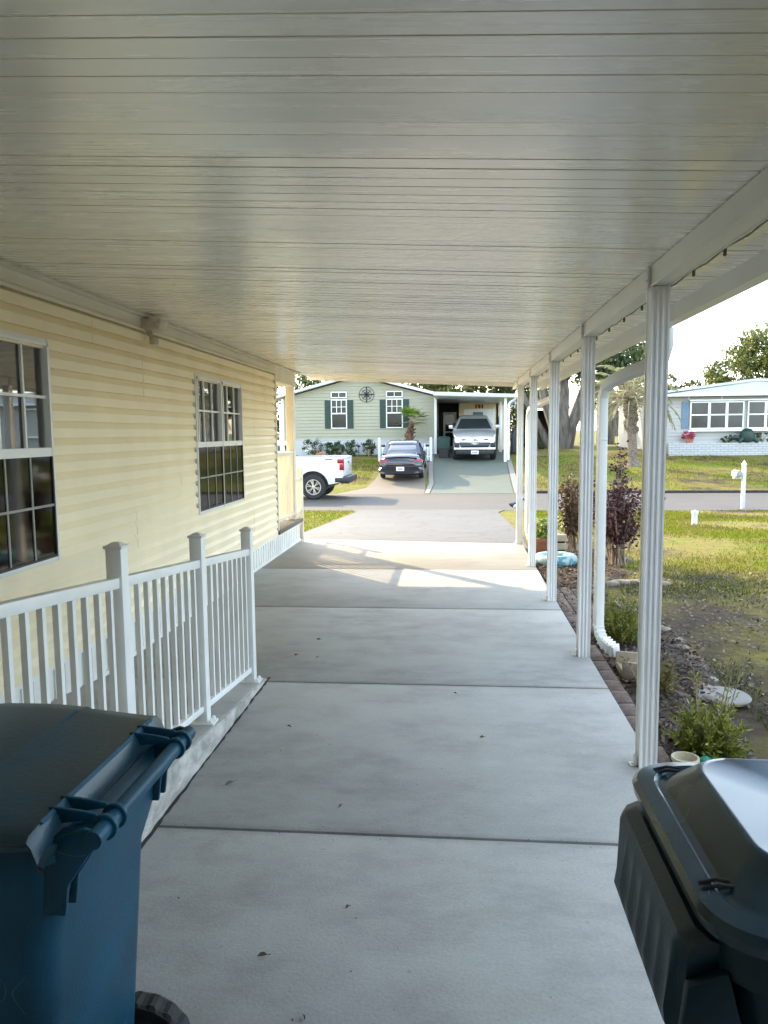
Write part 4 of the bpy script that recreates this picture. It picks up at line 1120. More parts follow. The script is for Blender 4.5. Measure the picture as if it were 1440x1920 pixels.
a = RNG.uniform(0, 2 * np.pi, n); u = np.stack([np.cos(a), np.sin(a), RNG.normal(size=n) * .2], 1); v = np.stack([-np.sin(a), np.cos(a), RNG.normal(size=n) * .2], 1); s_ = RNG.uniform(.0015, .0055, (n, 1))
o = quads_obj('crumbs', p, u * s_, v * s_ * .5, M['chips']); o['kind'] = 'stuff'
# a few leaves and a pebble on the slab
def leaf_on_slab(x, y, l, rot, label, mat='litter'):
    q = MB(); 
    pts = [(-l, 0, .002), (-l * .4, l * .35, .010), (l * .3, l * .30, .012), (l, 0, .004), (l * .3, -l * .30, .010), (-l * .4, -l * .33, .006)]
    q.add(pts + [(-l * .1, 0, .001)], [(0, 1, 6), (1, 2, 6), (2, 3, 6), (3, 4, 6), (4, 5, 6), (5, 0, 6)])
    q.tube([(l, 0, .004), (l * 1.5, l * .1, .005)], .0012, 5)
    o = q.build('fallen_leaf', M[mat], None); o.location = (x, y, .001); o.rotation_euler = (0, 0, rot); tag(o, label, 'leaf', 'fallen leaves on the slab')
for x, y, l, r_, lb in ((-.60, 2.16, .017, .2, 'yellow-brown curled leaf on the near slab, between the bins'), (-.50, 3.12, .014, 1.2, 'small round brown leaf left of centre beyond the near joint'), (-.37, 2.42, .009, .8, 'tiny dark leaf crumb on the near slab'), (-.42, 1.92, .008, 2.0, 'tiny dark crumb on the slab near the blue bin'), (-.18, 1.86, .007, .5, 'tiny pale crumb at the middle of the near slab'),
                        (.14, 3.92, .014, .2, 'dark twig-like leaf at the middle of the second panel'), (-.92, 4.0, .014, 2.6, 'dark leaf near the ramp kerb'), (.0, 4.6, .010, 2.6, 'thin leaf just before the second joint'), (-1.08, 5.78, .018, .1, 'dark leaf on the third panel by the railing end'), (-1.17, 5.35, .016, .6, 'dark leaf just past the railing end'), (-1.0, 5.3, .014, 1.4, 'dark brown leaf right of the railing end'), (-1.05, 3.30, .025, .9, 'brown leaf caught against the ramp kerb')):
    leaf_on_slab(x, y, l, r_, lb)

# ------------------------------------------------------------------ mailbox post, pipe and ornaments
mbx = thing('mailbox_post', 'white square mailbox post with pointed top at the far edge of the lawn', 'mailbox', (7.88, 21.6, -.55))
q = MB(); q.box(7.835, 7.925, 21.565, 21.655, -.56, .68); q.hexa([(7.825, 21.555, .68), (7.935, 21.555, .68), (7.935, 21.665, .68), (7.825, 21.665, .68)], [(7.875, 21.605, .79), (7.885, 21.605, .79), (7.885, 21.615, .79), (7.875, 21.615, .79)]); q.box(7.82, 7.94, 21.55, 21.67, .66, .68); q.box(7.60, 7.82, 21.57, 21.65, .28, .34); q.build('post', M['white'], mbx, bevel=.005)
q = MB(); q.prism([(7.63, 21.44, .34), (7.79, 21.44, .34), (7.79, 21.44, .45), (7.76, 21.44, .50), (7.71, 21.44, .52), (7.66, 21.44, .50), (7.63, 21.44, .45)], (0, .44, 0)); q.build('mailbox', M['mailgrey'], mbx, bevel=.006)
q = MB(); q.box(7.645, 7.775, 21.425, 21.44, .36, .48); q.box(7.70, 7.72, 21.41, 21.427, .48, .51); q.build('mailbox_door', M['mailgrey'], mbx, bevel=.004)
q = MB(); q.lathe([(0, 0), (.055, 0), (.055, .22), (.068, .22), (.068, .28), (.02, .285), (.02, .30), (0, .30)], (4.85, 15.85, zt(15.85) - .01), 20); o = q.build('cleanout_pipe', M['white'], None, smooth=True); origin_to(o, (4.85, 15.85, zt(15.85))); tag(o, 'short white capped pipe standing in the lawn', 'pipe')
for (x, y, lb, k) in ((1.62, 21.0, 'black and white bird ornament at the driveway corner by the street, left one', 1), (1.98, 20.6, 'black and white bird ornament by the street, half behind the far post', -1)):
    t = thing('bird_ornament', lb, 'ornament', (x, y, zt(y)), group='bird ornaments by the street')
    z = zt(y)
    q = MB(); q.loft([[(x + k * dx, y + rr * math.cos(a), z + zz + rr * math.sin(a)) for a in [2 * math.pi * i / 10 for i in range(10)]] for dx, zz, rr in ((-.16, .20, .01), (-.12, .18, .05), (-.02, .16, .085), (.07, .19, .07), (.11, .25, .035), (.12, .31, .035), (.15, .35, .04), (.19, .345, .02), (.23, .335, .006))]); q.build('body', M['blackpl'], t, smooth=True)
    q = MB(); q.loft([[(x + k * dx, y - .03 + rr * math.cos(a), z + zz + rr * math.sin(a)) for a in [2 * math.pi * i / 10 for i in range(10)]] for dx, zz, rr in ((-.07, .145, .01), (-.02, .135, .066), (.05, .155, .066), (.09, .19, .01))]); q.build('breast', M['white'], t, smooth=True)
    q = MB()
    for s in (-.03, .03): q.tube([(x, y + s, z + .1), (x + k * .01, y + s, z)], .008, 6)
    q.build('feet', M['beige'], t)

# ------------------------------------------------------------------ vehicles
def bool_cut(o, cutters):
    for c in cutters:
        md = o.modifiers.new('cut', 'BOOLEAN'); md.operation = 'DIFFERENCE'; md.object = c; md.solver = 'EXACT'
    bpy.context.view_layer.update()
    dg = bpy.context.evaluated_depsgraph_get()
    me = bpy.data.meshes.new_from_object(o.evaluated_get(dg))
    o.modifiers.clear(); old = o.data; o.data = me; bpy.data.meshes.remove(old)
    me.shade_smooth(); me.set_sharp_from_angle(angle=R(30))
    for c in cutters: bpy.data.objects.remove(c)

def car_wheel(root, x, y, r, wd, spokes=6):
    s = 1 if y > 0 else -1
    t = MB(); t.lathe([(r * .62, -wd / 2), (r * .90, -wd / 2), (r * .985, -wd * .36), (r, 0), (r * .985, wd * .36), (r * .90, wd / 2), (r * .62, wd / 2), (r * .60, 0), (r * .62, -wd / 2)], (x, y, r), 32, 'y', False)
    w_ = t.build('wheel', M['rubber'], root, smooth=True)
    q = MB(); yo = y + s * wd * .40
    q.lathe([(r * .63, 0), (r * .63, s * .02), (r * .56, s * .02), (r * .55, -s * .05)], (x, yo, r), 32, 'y', False)
    for k in range(spokes):
        a = 2 * math.pi * k / spokes + .3
        for d in (-.16, .16):
            p0 = Vector((x + r * .10 * math.cos(a), yo + s * .006, r + r * .10 * math.sin(a))); p1 = Vector((x + r * .57 * math.cos(a + d), yo + s * .004, r + r * .57 * math.sin(a + d)))
            q.tube([p0, p1], 1, sq=(r * .075, .02))
    q.lathe([(0, s * .03), (r * .13, s * .025), (r * .14, 0), (0, -s * .01)], (x, yo, r), 16, 'y')
    q.build('rim', M['rim'], w_)
    d_ = MB(); d_.lathe([(0, 0), (r * .56, 0), (r * .56, -s * .02), (0, -s * .02)], (x, yo - s * .045, r), 24, 'y'); d_.build('brake_disc', M['blackpl'], w_)
    return w_

def arc(cx_, cz, r, a0, a1, n=10):
    return [(cx_ + r * math.cos(R(a0 + (a1 - a0) * k / n)), cz + r * math.sin(R(a0 + (a1 - a0) * k / n))) for k in range(n + 1)]

def pickup(label, paint, loc, rot, black_trim, plate, group=None):
    t = thing('pickup_truck', label, 'pickup truck', loc, rot, group=group, local=True)
    FX, RXx, AR = 1.94, -1.80, .53
    top = [(-2.80, 1.39), (-2.73, 1.40), (-2.72, 1.40), (-.93, 1.40), (-.92, 1.39), (-.86, 1.33), (1.15, 1.32), (1.30, 1.30), (1.9, 1.28), (2.45, 1.21), (2.72, 1.12), (2.80, 1.03), (2.83, .80), (2.80, .52)]
    bot = [(2.55, .50)] + arc(FX, .42, AR, 9, 171)[0:] + [(1.30, .47), (-1.18, .47)] + arc(RXx, .42, AR, 9, 171) + [(-2.45, .52), (-2.76, .58)]
    prof = [(-2.80, .80)] + top + bot
    drop = {2: .93, 3: .93}
    def layer(y):
        ay = abs(y); out = []
        for i, (x, z) in enumerate(prof):
            yk = 1 - .13 * max(0, (x - 2.2) / .65) ** 2
            if ay > .97:
                z2 = z - .05 * max(0, min(1, (z - 1.0) / .3)); x2 = x * (1 - .006)
                out.append((x2, y * yk, z2))
            else:
                zz = z
                if (i - 1) in (2, 3) and ay < .86: zz = .93
                if ay < .8 and z > 1.0 and x > 1.2: zz = z + .03
                xx = x + (.07 * (1 - (ay / .97) ** 2) if x > 2.4 else 0)
                out.append((xx, y * yk, zz))
        return out
    b_ = MB(); b_.loft([layer(y) for y in (-1.0, -.965, -.87, -.859, -.6, -.3, 0, .3, .6, .859, .87, .965, 1.0)])
    body = b_.build('body', paint, t, smooth=True)
    q = MB(); q.box(-2.2, 2.4, -.72, .72, .34, .62)
    for wx in (FX, RXx): q.box(wx - .56, wx + .56, -.80, .80, .40, .96)
    q.build('chassis', M['blackpl'], t)
    # cab
    c = MB()
    def ring(x0, x1, hw, z, r=.10): return rrect(x0, x1, -hw, hw, r, z, 4)
    c.loft([ring(-.88, 1.34, .965, 1.27), ring(-.88, 1.24, .95, 1.34), ring(-.76, .40, .70, 1.84), ring(-.66, .26, .62, 1.90), ring(-.5, .12, .42, 1.93)])
    cab = c.build('cab', paint, t, smooth=True)
    L = lambda a, d, z: a + (d - a) * (z - 1.34) / .5
    def front(z, s, o=.008): return (L(1.24, .40, z) + o, s * (L(.95, .70, z) - .10), z + o * .7)
    g = MB(); g.strip([[front(z, s) for s in (-1, -.5, 0, .5, 1)] for z in (1.365, 1.6, 1.80)]); g.build('windscreen', M['car_glass'], cab)
    g = MB(); g.strip([[(L(-.88, -.76, z) - .008, s * (L(.95, .70, z) - .14), z) for s in (-1, 0, 1)] for z in (1.42, 1.78)]); g.build('rear_window', M['car_glass'], cab)
    for s in (-1, 1):
        for x0, x1 in ((-.72, .02), (.10, 1.0)):
            g = MB(); zs = (1.37, 1.6, 1.79)
            rows = []
            for z in zs:
                y = s * (L(.95, .70, z) + .008); xe = x1 if x1 < .5 else L(1.24, .40, z) - .14
                xs_ = x0 if x0 > -.5 else L(-.88, -.76, z) + .12
                rows.append([(xs_, y, z), (xe, y, z)])
            g.strip(rows); g.build('side_window', M['car_glass'], cab)
        mi = MB(); mi.hexa([(.92, s * .93, 1.36), (1.02, s * .93, 1.36), (1.02, s * 1.02, 1.36), (.92, s * 1.02, 1.36)], [(.92, s * .93, 1.40), (1.02, s * .93, 1.40), (1.02, s * 1.02, 1.40), (.92, s * 1.02, 1.40)])
        y0, y1 = sorted((s * 1.02, s * 1.20)); mi.box(.90, 1.02, y0, y1, 1.36, 1.53); mi.build('wing_mirror', paint if not black_trim else M['blackpl'], t, bevel=.03)
        # lights
        y0, y1 = sorted((s * .80, s * 1.003))
        tl = MB(); tl.box(-2.815, -2.60, y0 if s < 0 else s * .86, y1 if s > 0 else s * .86, 1.18, 1.335); tl.box(-2.815, -2.67, y0 if s < 0 else s * .86, y1 if s > 0 else s * .86, .96, 1.18); tl.build('tail_light', M['red_lens'], t, bevel=.012)
        y0, y1 = sorted((s * .62, s * .915))
        hl = MB(); hl.hexa([(2.72, y0, .90), (2.865 if s > 0 else 2.79, y0, .90), (2.79 if s > 0 else 2.865, y1, .90), (2.72, y1, .90)], [(2.66, y0, 1.045), (2.85 if s > 0 else 2.76, y0, 1.045), (2.76 if s > 0 else 2.85, y1, 1.045), (2.66, y1, 1.045)]); hl.build('headlight', M['clear_lens'], t, bevel=.01)
        y0, y1 = sorted((s * .70, s * .93)); fg = MB(); fg.box(2.66, 2.868, y0, y1, .63, .85); fg.build('fog_lamp', M['blackpl'], t, bevel=.03)
        for wx in (FX, RXx): car_wheel(t, wx, s * .87, .415, .27)
        for xx in (-.32, .72):
            dh = MB(); y0, y1 = sorted((s * .985, s * 1.018)); dh.box(xx - .12, xx + .02, y0, y1, 1.14, 1.175)
            dh.build('door_handle', M['blackpl'] if black_trim else M['chrome'], t, bevel=.008)
        br = MB(); y0, y1 = sorted((s * .875, s * .968)); br.box(-2.74, -.90, y0, y1, 1.395, 1.415); br.build('bed_rail_cap', M['blackpl'], t, bevel=.005)
    # front
    gr = MB(); gr.hexa([(2.74, -.66, .63), (2.895, -.60, .63), (2.895, .60, .63), (2.74, .66, .63)], [(2.74, -.74, .845), (2.895, -.70, .845), (2.895, .70, .845), (2.74, .74, .845)]); gr.box(2.72, 2.862, -.60, .60, .945, 1.01); gr.build('grille', M['blackpl'], t, bevel=.015)
    gb = MB(); gb.box(2.76, 2.905, -.70, .70, .870, .920); gb.box(2.76, 2.900, -.64, .64, .742, .752); gb.build('grille_bar', M['chrome'], t, bevel=.015)
    em = MB(); em.prism([(2.885, -.16, .95), (2.885, -.05, .95), (2.885, -.05, .93), (2.885, .05, .93), (2.885, .05, .95), (2.885, .18, .95), (2.885, .16, .995), (2.885, .05, .995), (2.885, .05, 1.015), (2.885, -.05, 1.015), (2.885, -.05, .995), (2.885, -.18, .995)], (.012, 0, 0)); em.build('emblem', M['chrome'], t)
    fb = MB(); fb.loft([rrect(2.3, 2.93, -.97, .97, .22, .505), rrect(2.3, 2.94, -.975, .975, .22, .56), rrect(2.3, 2.92, -.96, .96, .22, .635)]); fb.build('front_bumper', M['blackpl'] if black_trim else M['chrome'], t, bevel=.035)
    fb = MB(); fb.box(2.60, 2.88, -.86, .86, .32, .50); fb.build('front_valance', M['blackpl'], t, bevel=.03)
    hb = MB(); hb.strip([[(x, y, z + .012 - .06 * (abs(y) / .5) ** 4 * .6) for y in (-.46, -.40, -.2, 0, .2, .40, .46)] for x, z in ((1.35, 1.325), (1.9, 1.325), (2.35, 1.275), (2.6, 1.20))]); hb.build('bonnet_bulge', paint, t, smooth=True)
    # rear
    tg = MB(); tg.box(-2.83, -2.795, -.84, .84, .80, 1.385); tg.box(-2.85, -2.80, -.84, .84, 1.345, 1.395); tg.build('tailgate', paint, t, bevel=.01)
    q = MB(); q.box(-2.85, -2.828, -.12, .12, 1.18, 1.23); q.build('tailgate_handle', M['blackpl'], t, bevel=.005)
    rb = MB(); rb.box(-2.99, -2.70, -.995, .995, .53, .75); rb.box(-2.99, -2.50, .94, 1.005, .55, .74); rb.box(-2.99, -2.50, -1.005, -.94, .55, .74); rb.build('rear_bumper', M['blackpl'] if black_trim else M['chrome'], t, bevel=.04)
    for s in (-1, 1):
        bd = MB(); y0, y1 = sorted((s * .99, s * 1.004)); bd.box(-2.45, -2.20, y0, y1, 1.305, 1.335); bd.build('side_badge', M['blackpl'], t)
    if plate:
        p = MB(); p.box(2.93, 2.94, -.17, .17, .33, .49); po = p.build('licence_plate', M['plate'], t, bevel=.004)
        p = MB(); [p.box(2.939, 2.943, -.11 + k * .055, -.075 + k * .055, .37, .44) for k in range(4)]; p.build('plate_marks', M['plate_ink'], po)
    return t

def slope_rot(y0, y1):
    return math.atan2(zt(y1) - zt(y0), y1 - y0)
# white truck parked along the far side of the street, nose to the left
pickup('white pickup truck parked on the street, only its rear half showing past the porch', M['car_white'], (-6.45, 25.50, -.535), (0, 0, math.pi), True, False)
# silver truck nosed out of the far carport
a = slope_rot(35.9, 39.65)
e = Matrix.Rotation(-math.pi / 2, 4, 'Z') @ Matrix.Rotation(a, 4, 'Y')
yc = 37.88
pickup('silver pickup truck facing the street on the green driveway under the far carport', M['car_silver'], (.88, yc, (zt(35.9) + zt(39.65)) / 2 + .03), e.to_euler(), False, True)

def sedan(label, loc, rot):
    t = thing('sedan', label, 'car', loc, rot, local=True)
    def sup(x, hw, z0, z1, n_=3.2, k=28):
        out = []
        cz, hz = (z0 + z1) / 2, (z1 - z0) / 2
        for i in range(k):
            a = 2 * math.pi * i / k; c, s = math.cos(a), math.sin(a)
            y = hw * math.copysign(abs(c) ** (2 / n_), c); z = cz + hz * math.copysign(abs(s) ** (2 / n_), s)
            y *= 1 - .05 * max(0, (z - cz) / hz)
            out.append((x, y, z))
        return out
    st = [(-2.47, .60, .44, .72), (-2.44, .72, .36, .82), (-2.36, .81, .30, .93), (-2.2, .855, .26, 1.0), (-1.7, .885, .22, 1.025), (-1.0, .89, .2, 1.0), (0, .89, .2, .985), (.9, .89, .2, .975), (1.3, .885, .2, .955), (1.9, .86, .22, .87), (2.25, .80, .26, .79), (2.42, .68, .34, .72), (2.48, .52, .42, .66)]
    b_ = MB(); b_.loft([sup(*s) for s in st]); body = b_.build('body', M['car_black'], t, smooth=True)
    cut = []
    for wx in (-1.42, 1.34):
        q = MB(); q.lathe([(0, -1.1), (.36, -1.1), (.36, 1.1), (0, 1.1)], (wx, 0, .32), 32, 'y'); cut.append(q.build('cutter', None))
    for c in cut:
        c.parent = t
    bool_cut(body, cut)
    q = MB(); q.box(-1.85, 1.75, -.68, .68, .18, .66); q.build('chassis', M['blackpl'], t)
    def ring(x0, x1, hw, z, r): return rrect(x0, x1, -hw, hw, r, z, 5)
    c = MB(); c.loft([ring(-1.86, 1.12, .80, .95, .30), ring(-1.68, .92, .775, 1.03, .28), ring(-1.02, .10, .635, 1.31, .24)]); c.build('windows', M['car_glass'], t, smooth=True)
    c = MB(); c.loft([ring(-1.06, .13, .645, 1.30, .24), ring(-1.00, .06, .62, 1.335, .24), ring(-.88, -.06, .55, 1.385, .22), ring(-.70, -.20, .38, 1.405, .15)]); c.build('roof', M['car_black'], t, smooth=True)
    for s in (-1, 1):
        pl = MB()
        pl.tube([(.06, s * .60, 1.325), (-1.0, s * .60, 1.325)], 1, sq=(.05, .03)); pl.tube([(1.02, s * .70, .96), (.06, s * .56, 1.32)], 1, sq=(.06, .05)); pl.tube([(-.30, s * .795, .98), (-.36, s * .655, 1.32)], 1, sq=(.07, .03)); pl.tube([(-1.72, s * .70, .98), (-1.0, s * .585, 1.32)], 1, sq=(.14, .06))
        pl.build('pillars', M['car_black'], t)
        y0, y1 = sorted((s * .50, s * .83))
        tl = MB(); tl.hexa([(-2.20, y0, .66), (-2.475 if s > 0 else -2.36, y0, .66), (-2.36 if s > 0 else -2.475, y1, .66), (-2.20, y1, .66)][::-1], [(-2.20, y0, .87), (-2.44 if s > 0 else -2.30, y0, .87), (-2.30 if s > 0 else -2.44, y1, .87), (-2.20, y1, .87)][::-1]); tl.build('tail_light', M['red_lens'], t, bevel=.03)
        hl = MB(); y0, y1 = sorted((s * .45, s * .78)); hl.box(2.2, 2.40, y0, y1, .58, .72); hl.build('headlight', M['clear_lens'], t, bevel=.03)
        mi = MB(); y0, y1 = sorted((s * .86, s * 1.04)); mi.box(.62, .74, y0, y1, 1.0, 1.12); mi.build('wing_mirror', M['car_black'], t, bevel=.03)
        for wx in (-1.42, 1.34): car_wheel(t, wx, s * .77, .315, .20, 7)
    bp = MB(); bp.loft([sup(-2.52, .70, .34, .60, 4), sup(-2.54, .78, .33, .61, 4), sup(-2.44, .855, .30, .62, 4), sup(-2.2, .895, .28, .62, 4)]); bp.build('rear_bumper', M['car_black'], t, smooth=True)
    p = MB(); p.box(-2.555, -2.54, -.155, .155, .44, .60); po = p.build('licence_plate', M['plate'], t, bevel=.004)
    p = MB(); [p.box(-2.558, -2.554, -.09 + k * .045, -.06 + k * .045, .49, .55) for k in range(4)]; p.build('plate_marks', M['plate_ink'], po)
    q = MB(); q.box(-2.466, -2.45, -.44, -.34, .80, .83); q.build('boot_badge', M['chrome'], t)
    q = MB(); q.strip([[(-2.15, y, 1.035 - .03 * (y / .7) ** 2), (-2.36, y, 1.00 - .05 * (y / .7) ** 2), (-2.40, y, .975 - .05 * (y / .7) ** 2)] for y in (-.72, -.5, -.2, 0, .2, .5, .72)]); q.build('boot_spoiler', M['car_black'], t, smooth=True)
    q = MB(); q.tube([(-2.55, .55, .27), (-2.3, .55, .28)], .035, 10); q.build('exhaust_pipe', M['chrome'], t)
    return t
a = slope_rot(30.5, 33.2)
e = Matrix.Rotation(math.pi / 2, 4, 'Z') @ Matrix.Rotation(-a, 4, 'Y')
sedan('black sedan parked nose-in on the pad beside the green driveway', (-2.14, 31.95, zt(31.95) + .02), e.to_euler())

# ------------------------------------------------------------------ the pale yellow-green house across the street
def clap_front(mb, x0, x1, z0, z1, y, h=.115, roof=None):
    """lap siding facing -Y, clipped under a roof line"""
    z = z0
    while z < z1 - .001:
        za = min(z + h, z1)
        if roof:
            xa, xb = roof(za)
            a, c = max(x0, xa), min(x1, xb)
        else: a, c = x0, x1
        if c > a: mb.strip([[(xx, y - .030, z), (xx, y - .003, za)] for xx in (a, c)])
        if c > a: mb.add([(a, y, z), (c, y, z), (c, y - .030, z), (a, y - .030, z)], [(0, 1, 2, 3)])
        z += h
def far_window(parent, x0, x1, z0, z1, y, cols, rows_top, rows_bot, rail=True, frame=.04):
    f = MB(); t = frame
    f.box(x0 - t, x0, y - .05, y, z0 - t, z1 + t); f.box(x1, x1 + t, y - .05, y, z0 - t, z1 + t)
    f.box(x0, x1, y - .05, y, z0 - t, z0); f.box(x0, x1, y - .05, y, z1, z1 + t)
    w_ = f.build('window', M['alumw'], parent)
    p = MB(); p.box(x0 + .002, x1 - .002, y - .02, y - .004, z0 + .002, z1 - .002); p.build('pane', M['farglass'], w_)
    g = MB(); zm = z0 + (z1 - z0) * .52
    if rail: g.box(x0, x1, y - .04, y - .02, zm - .03, zm + .03)
    for k in range(1, cols):
        xx = x0 + (x1 - x0) * k / cols; g.box(xx - .014, xx + .014, y - .032, y - .02, zm + .03 if rail else z0, z1)
    for k in range(1, rows_top):
        zz = zm + (z1 - zm) * k / rows_top; g.box(x0, x1, y - .031, y - .02, zz - .013, zz + .013)
    if g.v: g.build('glazing_bars', M['alumw'], w_)
    return w_
HY = 38.0
yh = thing('yellow_house', 'pale yellow-green house with dark green shutters and attached open carport across the street', 'house', (-4.9, HY, .55))
x0, x1 = -8.75, -.95; pk = -4.85; ez, pz = 3.40, 4.42
sl_ = (pz - ez) / (x1 - pk)
mb = MB()
clap_front(mb, x0, x1, 1.32, pz - .1, HY, .165, lambda z: (x0, x1) if z <= ez + .02 else (pk - (pz - z) / sl_, pk + (pz - z) / sl_))
mb.prism([(x, HY + .002, z) for x, z in ((x0, .4), (x1, .4), (x1, ez), (pk, pz), (x0, ez))], (0, 12, 0))
mb.build('wall', M['ysiding'], yh, fix=False)
mb = MB(); mb.box(x0 + .02, x1 - .02, HY - .012, HY + .001, .4, 1.315); mb.box(x0, x1, HY - .03, HY, 1.30, 1.335)
mb.build('skirting', M['bluewhite'], yh)
mb = MB(); mb.box(x0 - .02, x0 + .10, HY - .045, HY - .001, 1.32, ez); mb.build('corner_trim', M['alumw'], yh)
mb = MB(); mb.box(x1 - .10, x1 + .02, HY - .045, HY - .001, .5, ez); mb.build('corner_trim', M['alumw'], yh)
mb = MB()
for xa, xb in ((x0 - .45, pk), (x1 + .1, pk)):
    s = -sl_
    za, zb = pz - sl_ * abs(xa - pk) + .06, pz + .06
    mb.prism([(xa, HY - .35, za), (xb, HY - .35, zb), (xb, HY - .35, zb + .14), (xa, HY - .35, za + .14)], (0, 12.6, 0))
mb.build('roof', M['wroof'], yh)
mb = MB(); mb.tube([(x0 - .38, HY - .2, 3.30), (x0 - .30, HY - .1, 3.15), (x0 - .06, HY - .06, 2.9), (x0 - .06, HY - .06, .6)], 1, sq=(.07, .09)); mb.build('downspout', M['alumw'], yh)
for a, c in ((-6.18, -5.46), (-3.40, -2.66)):
    far_window(yh, a, c, 1.92, 3.28, HY - .031, 3, 2, 1)
    far_window(yh, a, c, 3.44, 3.66, HY - .031, 2, 1, 1, False)
    for s0, s1 in ((a - .36, a - .07), (c + .07, c + .36)):
        q = MB(); q.box(s0, s1, HY - .060, HY - .014, 1.88, 3.30)
        for k in range(18): q.box(s0 + .035, s1 - .035, HY - .067, HY - .060, 1.94 + k * .072, 1.985 + k * .072)
        q.build('shutter', M['shutter'], yh)
# compass rose hung on the gable
cr = thing('compass_rose', 'black metal compass rose wall ornament high between the two green-shuttered windows', 'wall ornament', (-4.42, HY - .04, 3.55))
def ringmesh(c, r, wd, y, n=40):
    q = MB(); q.loft([[(c[0] + (r + dx) * math.cos(a), y + dy, c[1] + (r + dx) * math.sin(a)) for dx, dy in ((-wd, 0), (wd, 0), (wd, .015), (-wd, .015))] for a in [2 * math.pi * k / n for k in range(n + 1)]], cap=False); return q
ringmesh((-4.42, 3.55), .375, .012, HY - .045).build('outer_ring', M['iron'], cr)
ringmesh((-4.42, 3.55), .245, .009, HY - .043).build('inner_ring', M['iron'], cr)
q = MB()
for k in range(8):
    a = math.pi / 4 * k; L_ = .37 if k % 2 == 0 else .20; w_ = .045
    ca, sa = math.cos(a), math.sin(a); pc = lambda u, v: (-4.42 + u * ca - v * sa, HY - .05 - .002 * (k % 2), 3.55 + u * sa + v * ca)
    q.prism([pc(0, -.05), pc(.10, -w_), pc(L_, -.008), pc(L_, .008), pc(.10, w_), pc(0, .05)], (0, .014, 0))
    if k % 2 == 0: q.prism([pc(.29, -.03), pc(.36, -.03), pc(.36, .03), pc(.29, .03)], (0, .012, 0))
    else: q.prism([pc(.22, -.04), pc(.28, -.03), pc(.28, .03), pc(.22, .04)], (0, .012, 0))
q.build('star', M['iron'], cr)
def text_mesh(name, body, size, loc, mat, parent):
    c = bpy.data.curves.new(name, 'FONT'); c.body = body; c.size = size; c.extrude = .006; c.align_x = 'CENTER'
    o = bpy.data.objects.new(name, c); col.objects.link(o)
    bpy.context.view_layer.update()
    me = bpy.data.meshes.new_from_object(o.evaluated_get(bpy.context.evaluated_depsgraph_get()))
    bpy.data.objects.remove(o)
    me.materials.clear(); me.materials.append(mat)
    n = bpy.data.objects.new(name, me); col.objects.link(n); n.parent = parent
    n.location = Vector(loc) - ORIG[parent.name]; n.rotation_euler = (R(90), 0, 0)
    return n
text_mesh('house_number', '6248', .16, (-1.42, HY - .036, 2.30), M['grey_letters'], yh)
q = MB(); q.box(-7.6, -7.25, HY - .05, HY - .012, .72, .92); [q.box(-7.58, -7.27, HY - .056, HY - .05, .74 + k * .035, .755 + k * .035) for k in range(5)]; q.build('skirt_vent', M['alum'], yh)
q = MB(); q.lathe([(.06, 0), (.06, .5), (.09, .52), (.09, .58), (0, .6)], (-6.6, 42, 4.05), 12); q.build('roof_vent', M['alum'], yh)
# attached carport
mb = MB(); mb.hexa([(-1.0, 34.7, 3.30), (2.62, 34.7, 3.16), (2.62, 44.5, 3.16), (-1.0, 44.5, 3.30)], [(-1.0, 34.7, 3.47), (2.62, 34.7, 3.32), (2.62, 44.5, 3.32), (-1.0, 44.5, 3.47)]); mb.build('carport_roof', M['wroof'], yh, bevel=.01)
mb = MB(); mb.box(2.62, 2.74, 34.7, 44.5, 3.17, 3.33); mb.build('carport_gutter', M['alumw'], yh, bevel=.01)
for yy in (35.0, 38.6, 42.0):
    q = MB(); q.box(2.20, 2.32, yy, yy + .12, zt(yy) - .05, 3.17); q.build('carport_post', M['alumw'], yh, bevel=.006)
q = MB(); q.tube([(2.68, 34.85, 3.17), (2.66, 34.9, 3.08), (2.44, 35.0, 2.93), (2.40, 35.05, 2.85), (2.40, 35.05, .35)], 1, sq=(.08, .07)); q.build('carport_downspout', M['alumw'], yh)
# shed wall at the back of that carport
mb = MB(); mb.box(.20, 2.75, 42.0, 46, .6, 3.22); mb.build('shed_wall', M['cwall'], yh)
mb = MB(); mb.box(.45, 2.1, 41.97, 42.0, .66, 2.88); [mb.box(.47, 2.08, 41.955, 41.97, .70 + k * .55, 1.22 + k * .55) for k in range(4)]; mb.build('shed_door', M['alumw'], yh)
mb = MB(); mb.box(.95, 1.5, 41.90, 41.955, 2.35, 2.72); mb.build('window_unit', M['bshutter'], yh, bevel=.02)
mb = MB(); mb.box(-.95, .20, 44.0, 44.1, .6, 3.3); mb.build('recess_wall', M['room'], yh)
mb = MB(); mb.box(-.70, .05, 43.93, 43.99, .64, 2.78); dr = mb.build('screen_door', M['alum'], yh)
mb = MB(); mb.box(-.58, -.07, 43.91, 43.93, .85, 1.60); mb.box(-.58, -.07, 43.91, 43.93, 1.70, 2.65); mb.build('door_pane', M['farglass'], dr)
mb = MB()
for k, xx in enumerate((1.12, 1.29, 1.46)):
    mb = MB(); mb.lathe([(.0, -.11), (.04, -.09), (.055, 0), (.04, .07), (.05, .10), (0, .12)], (xx, 41.96, 3.02), 10)
    mb.box(xx - .06, xx + .06, 41.955, 41.975, 2.99, 3.01)
    mb.build('wall_ornament', M['letters'], yh)
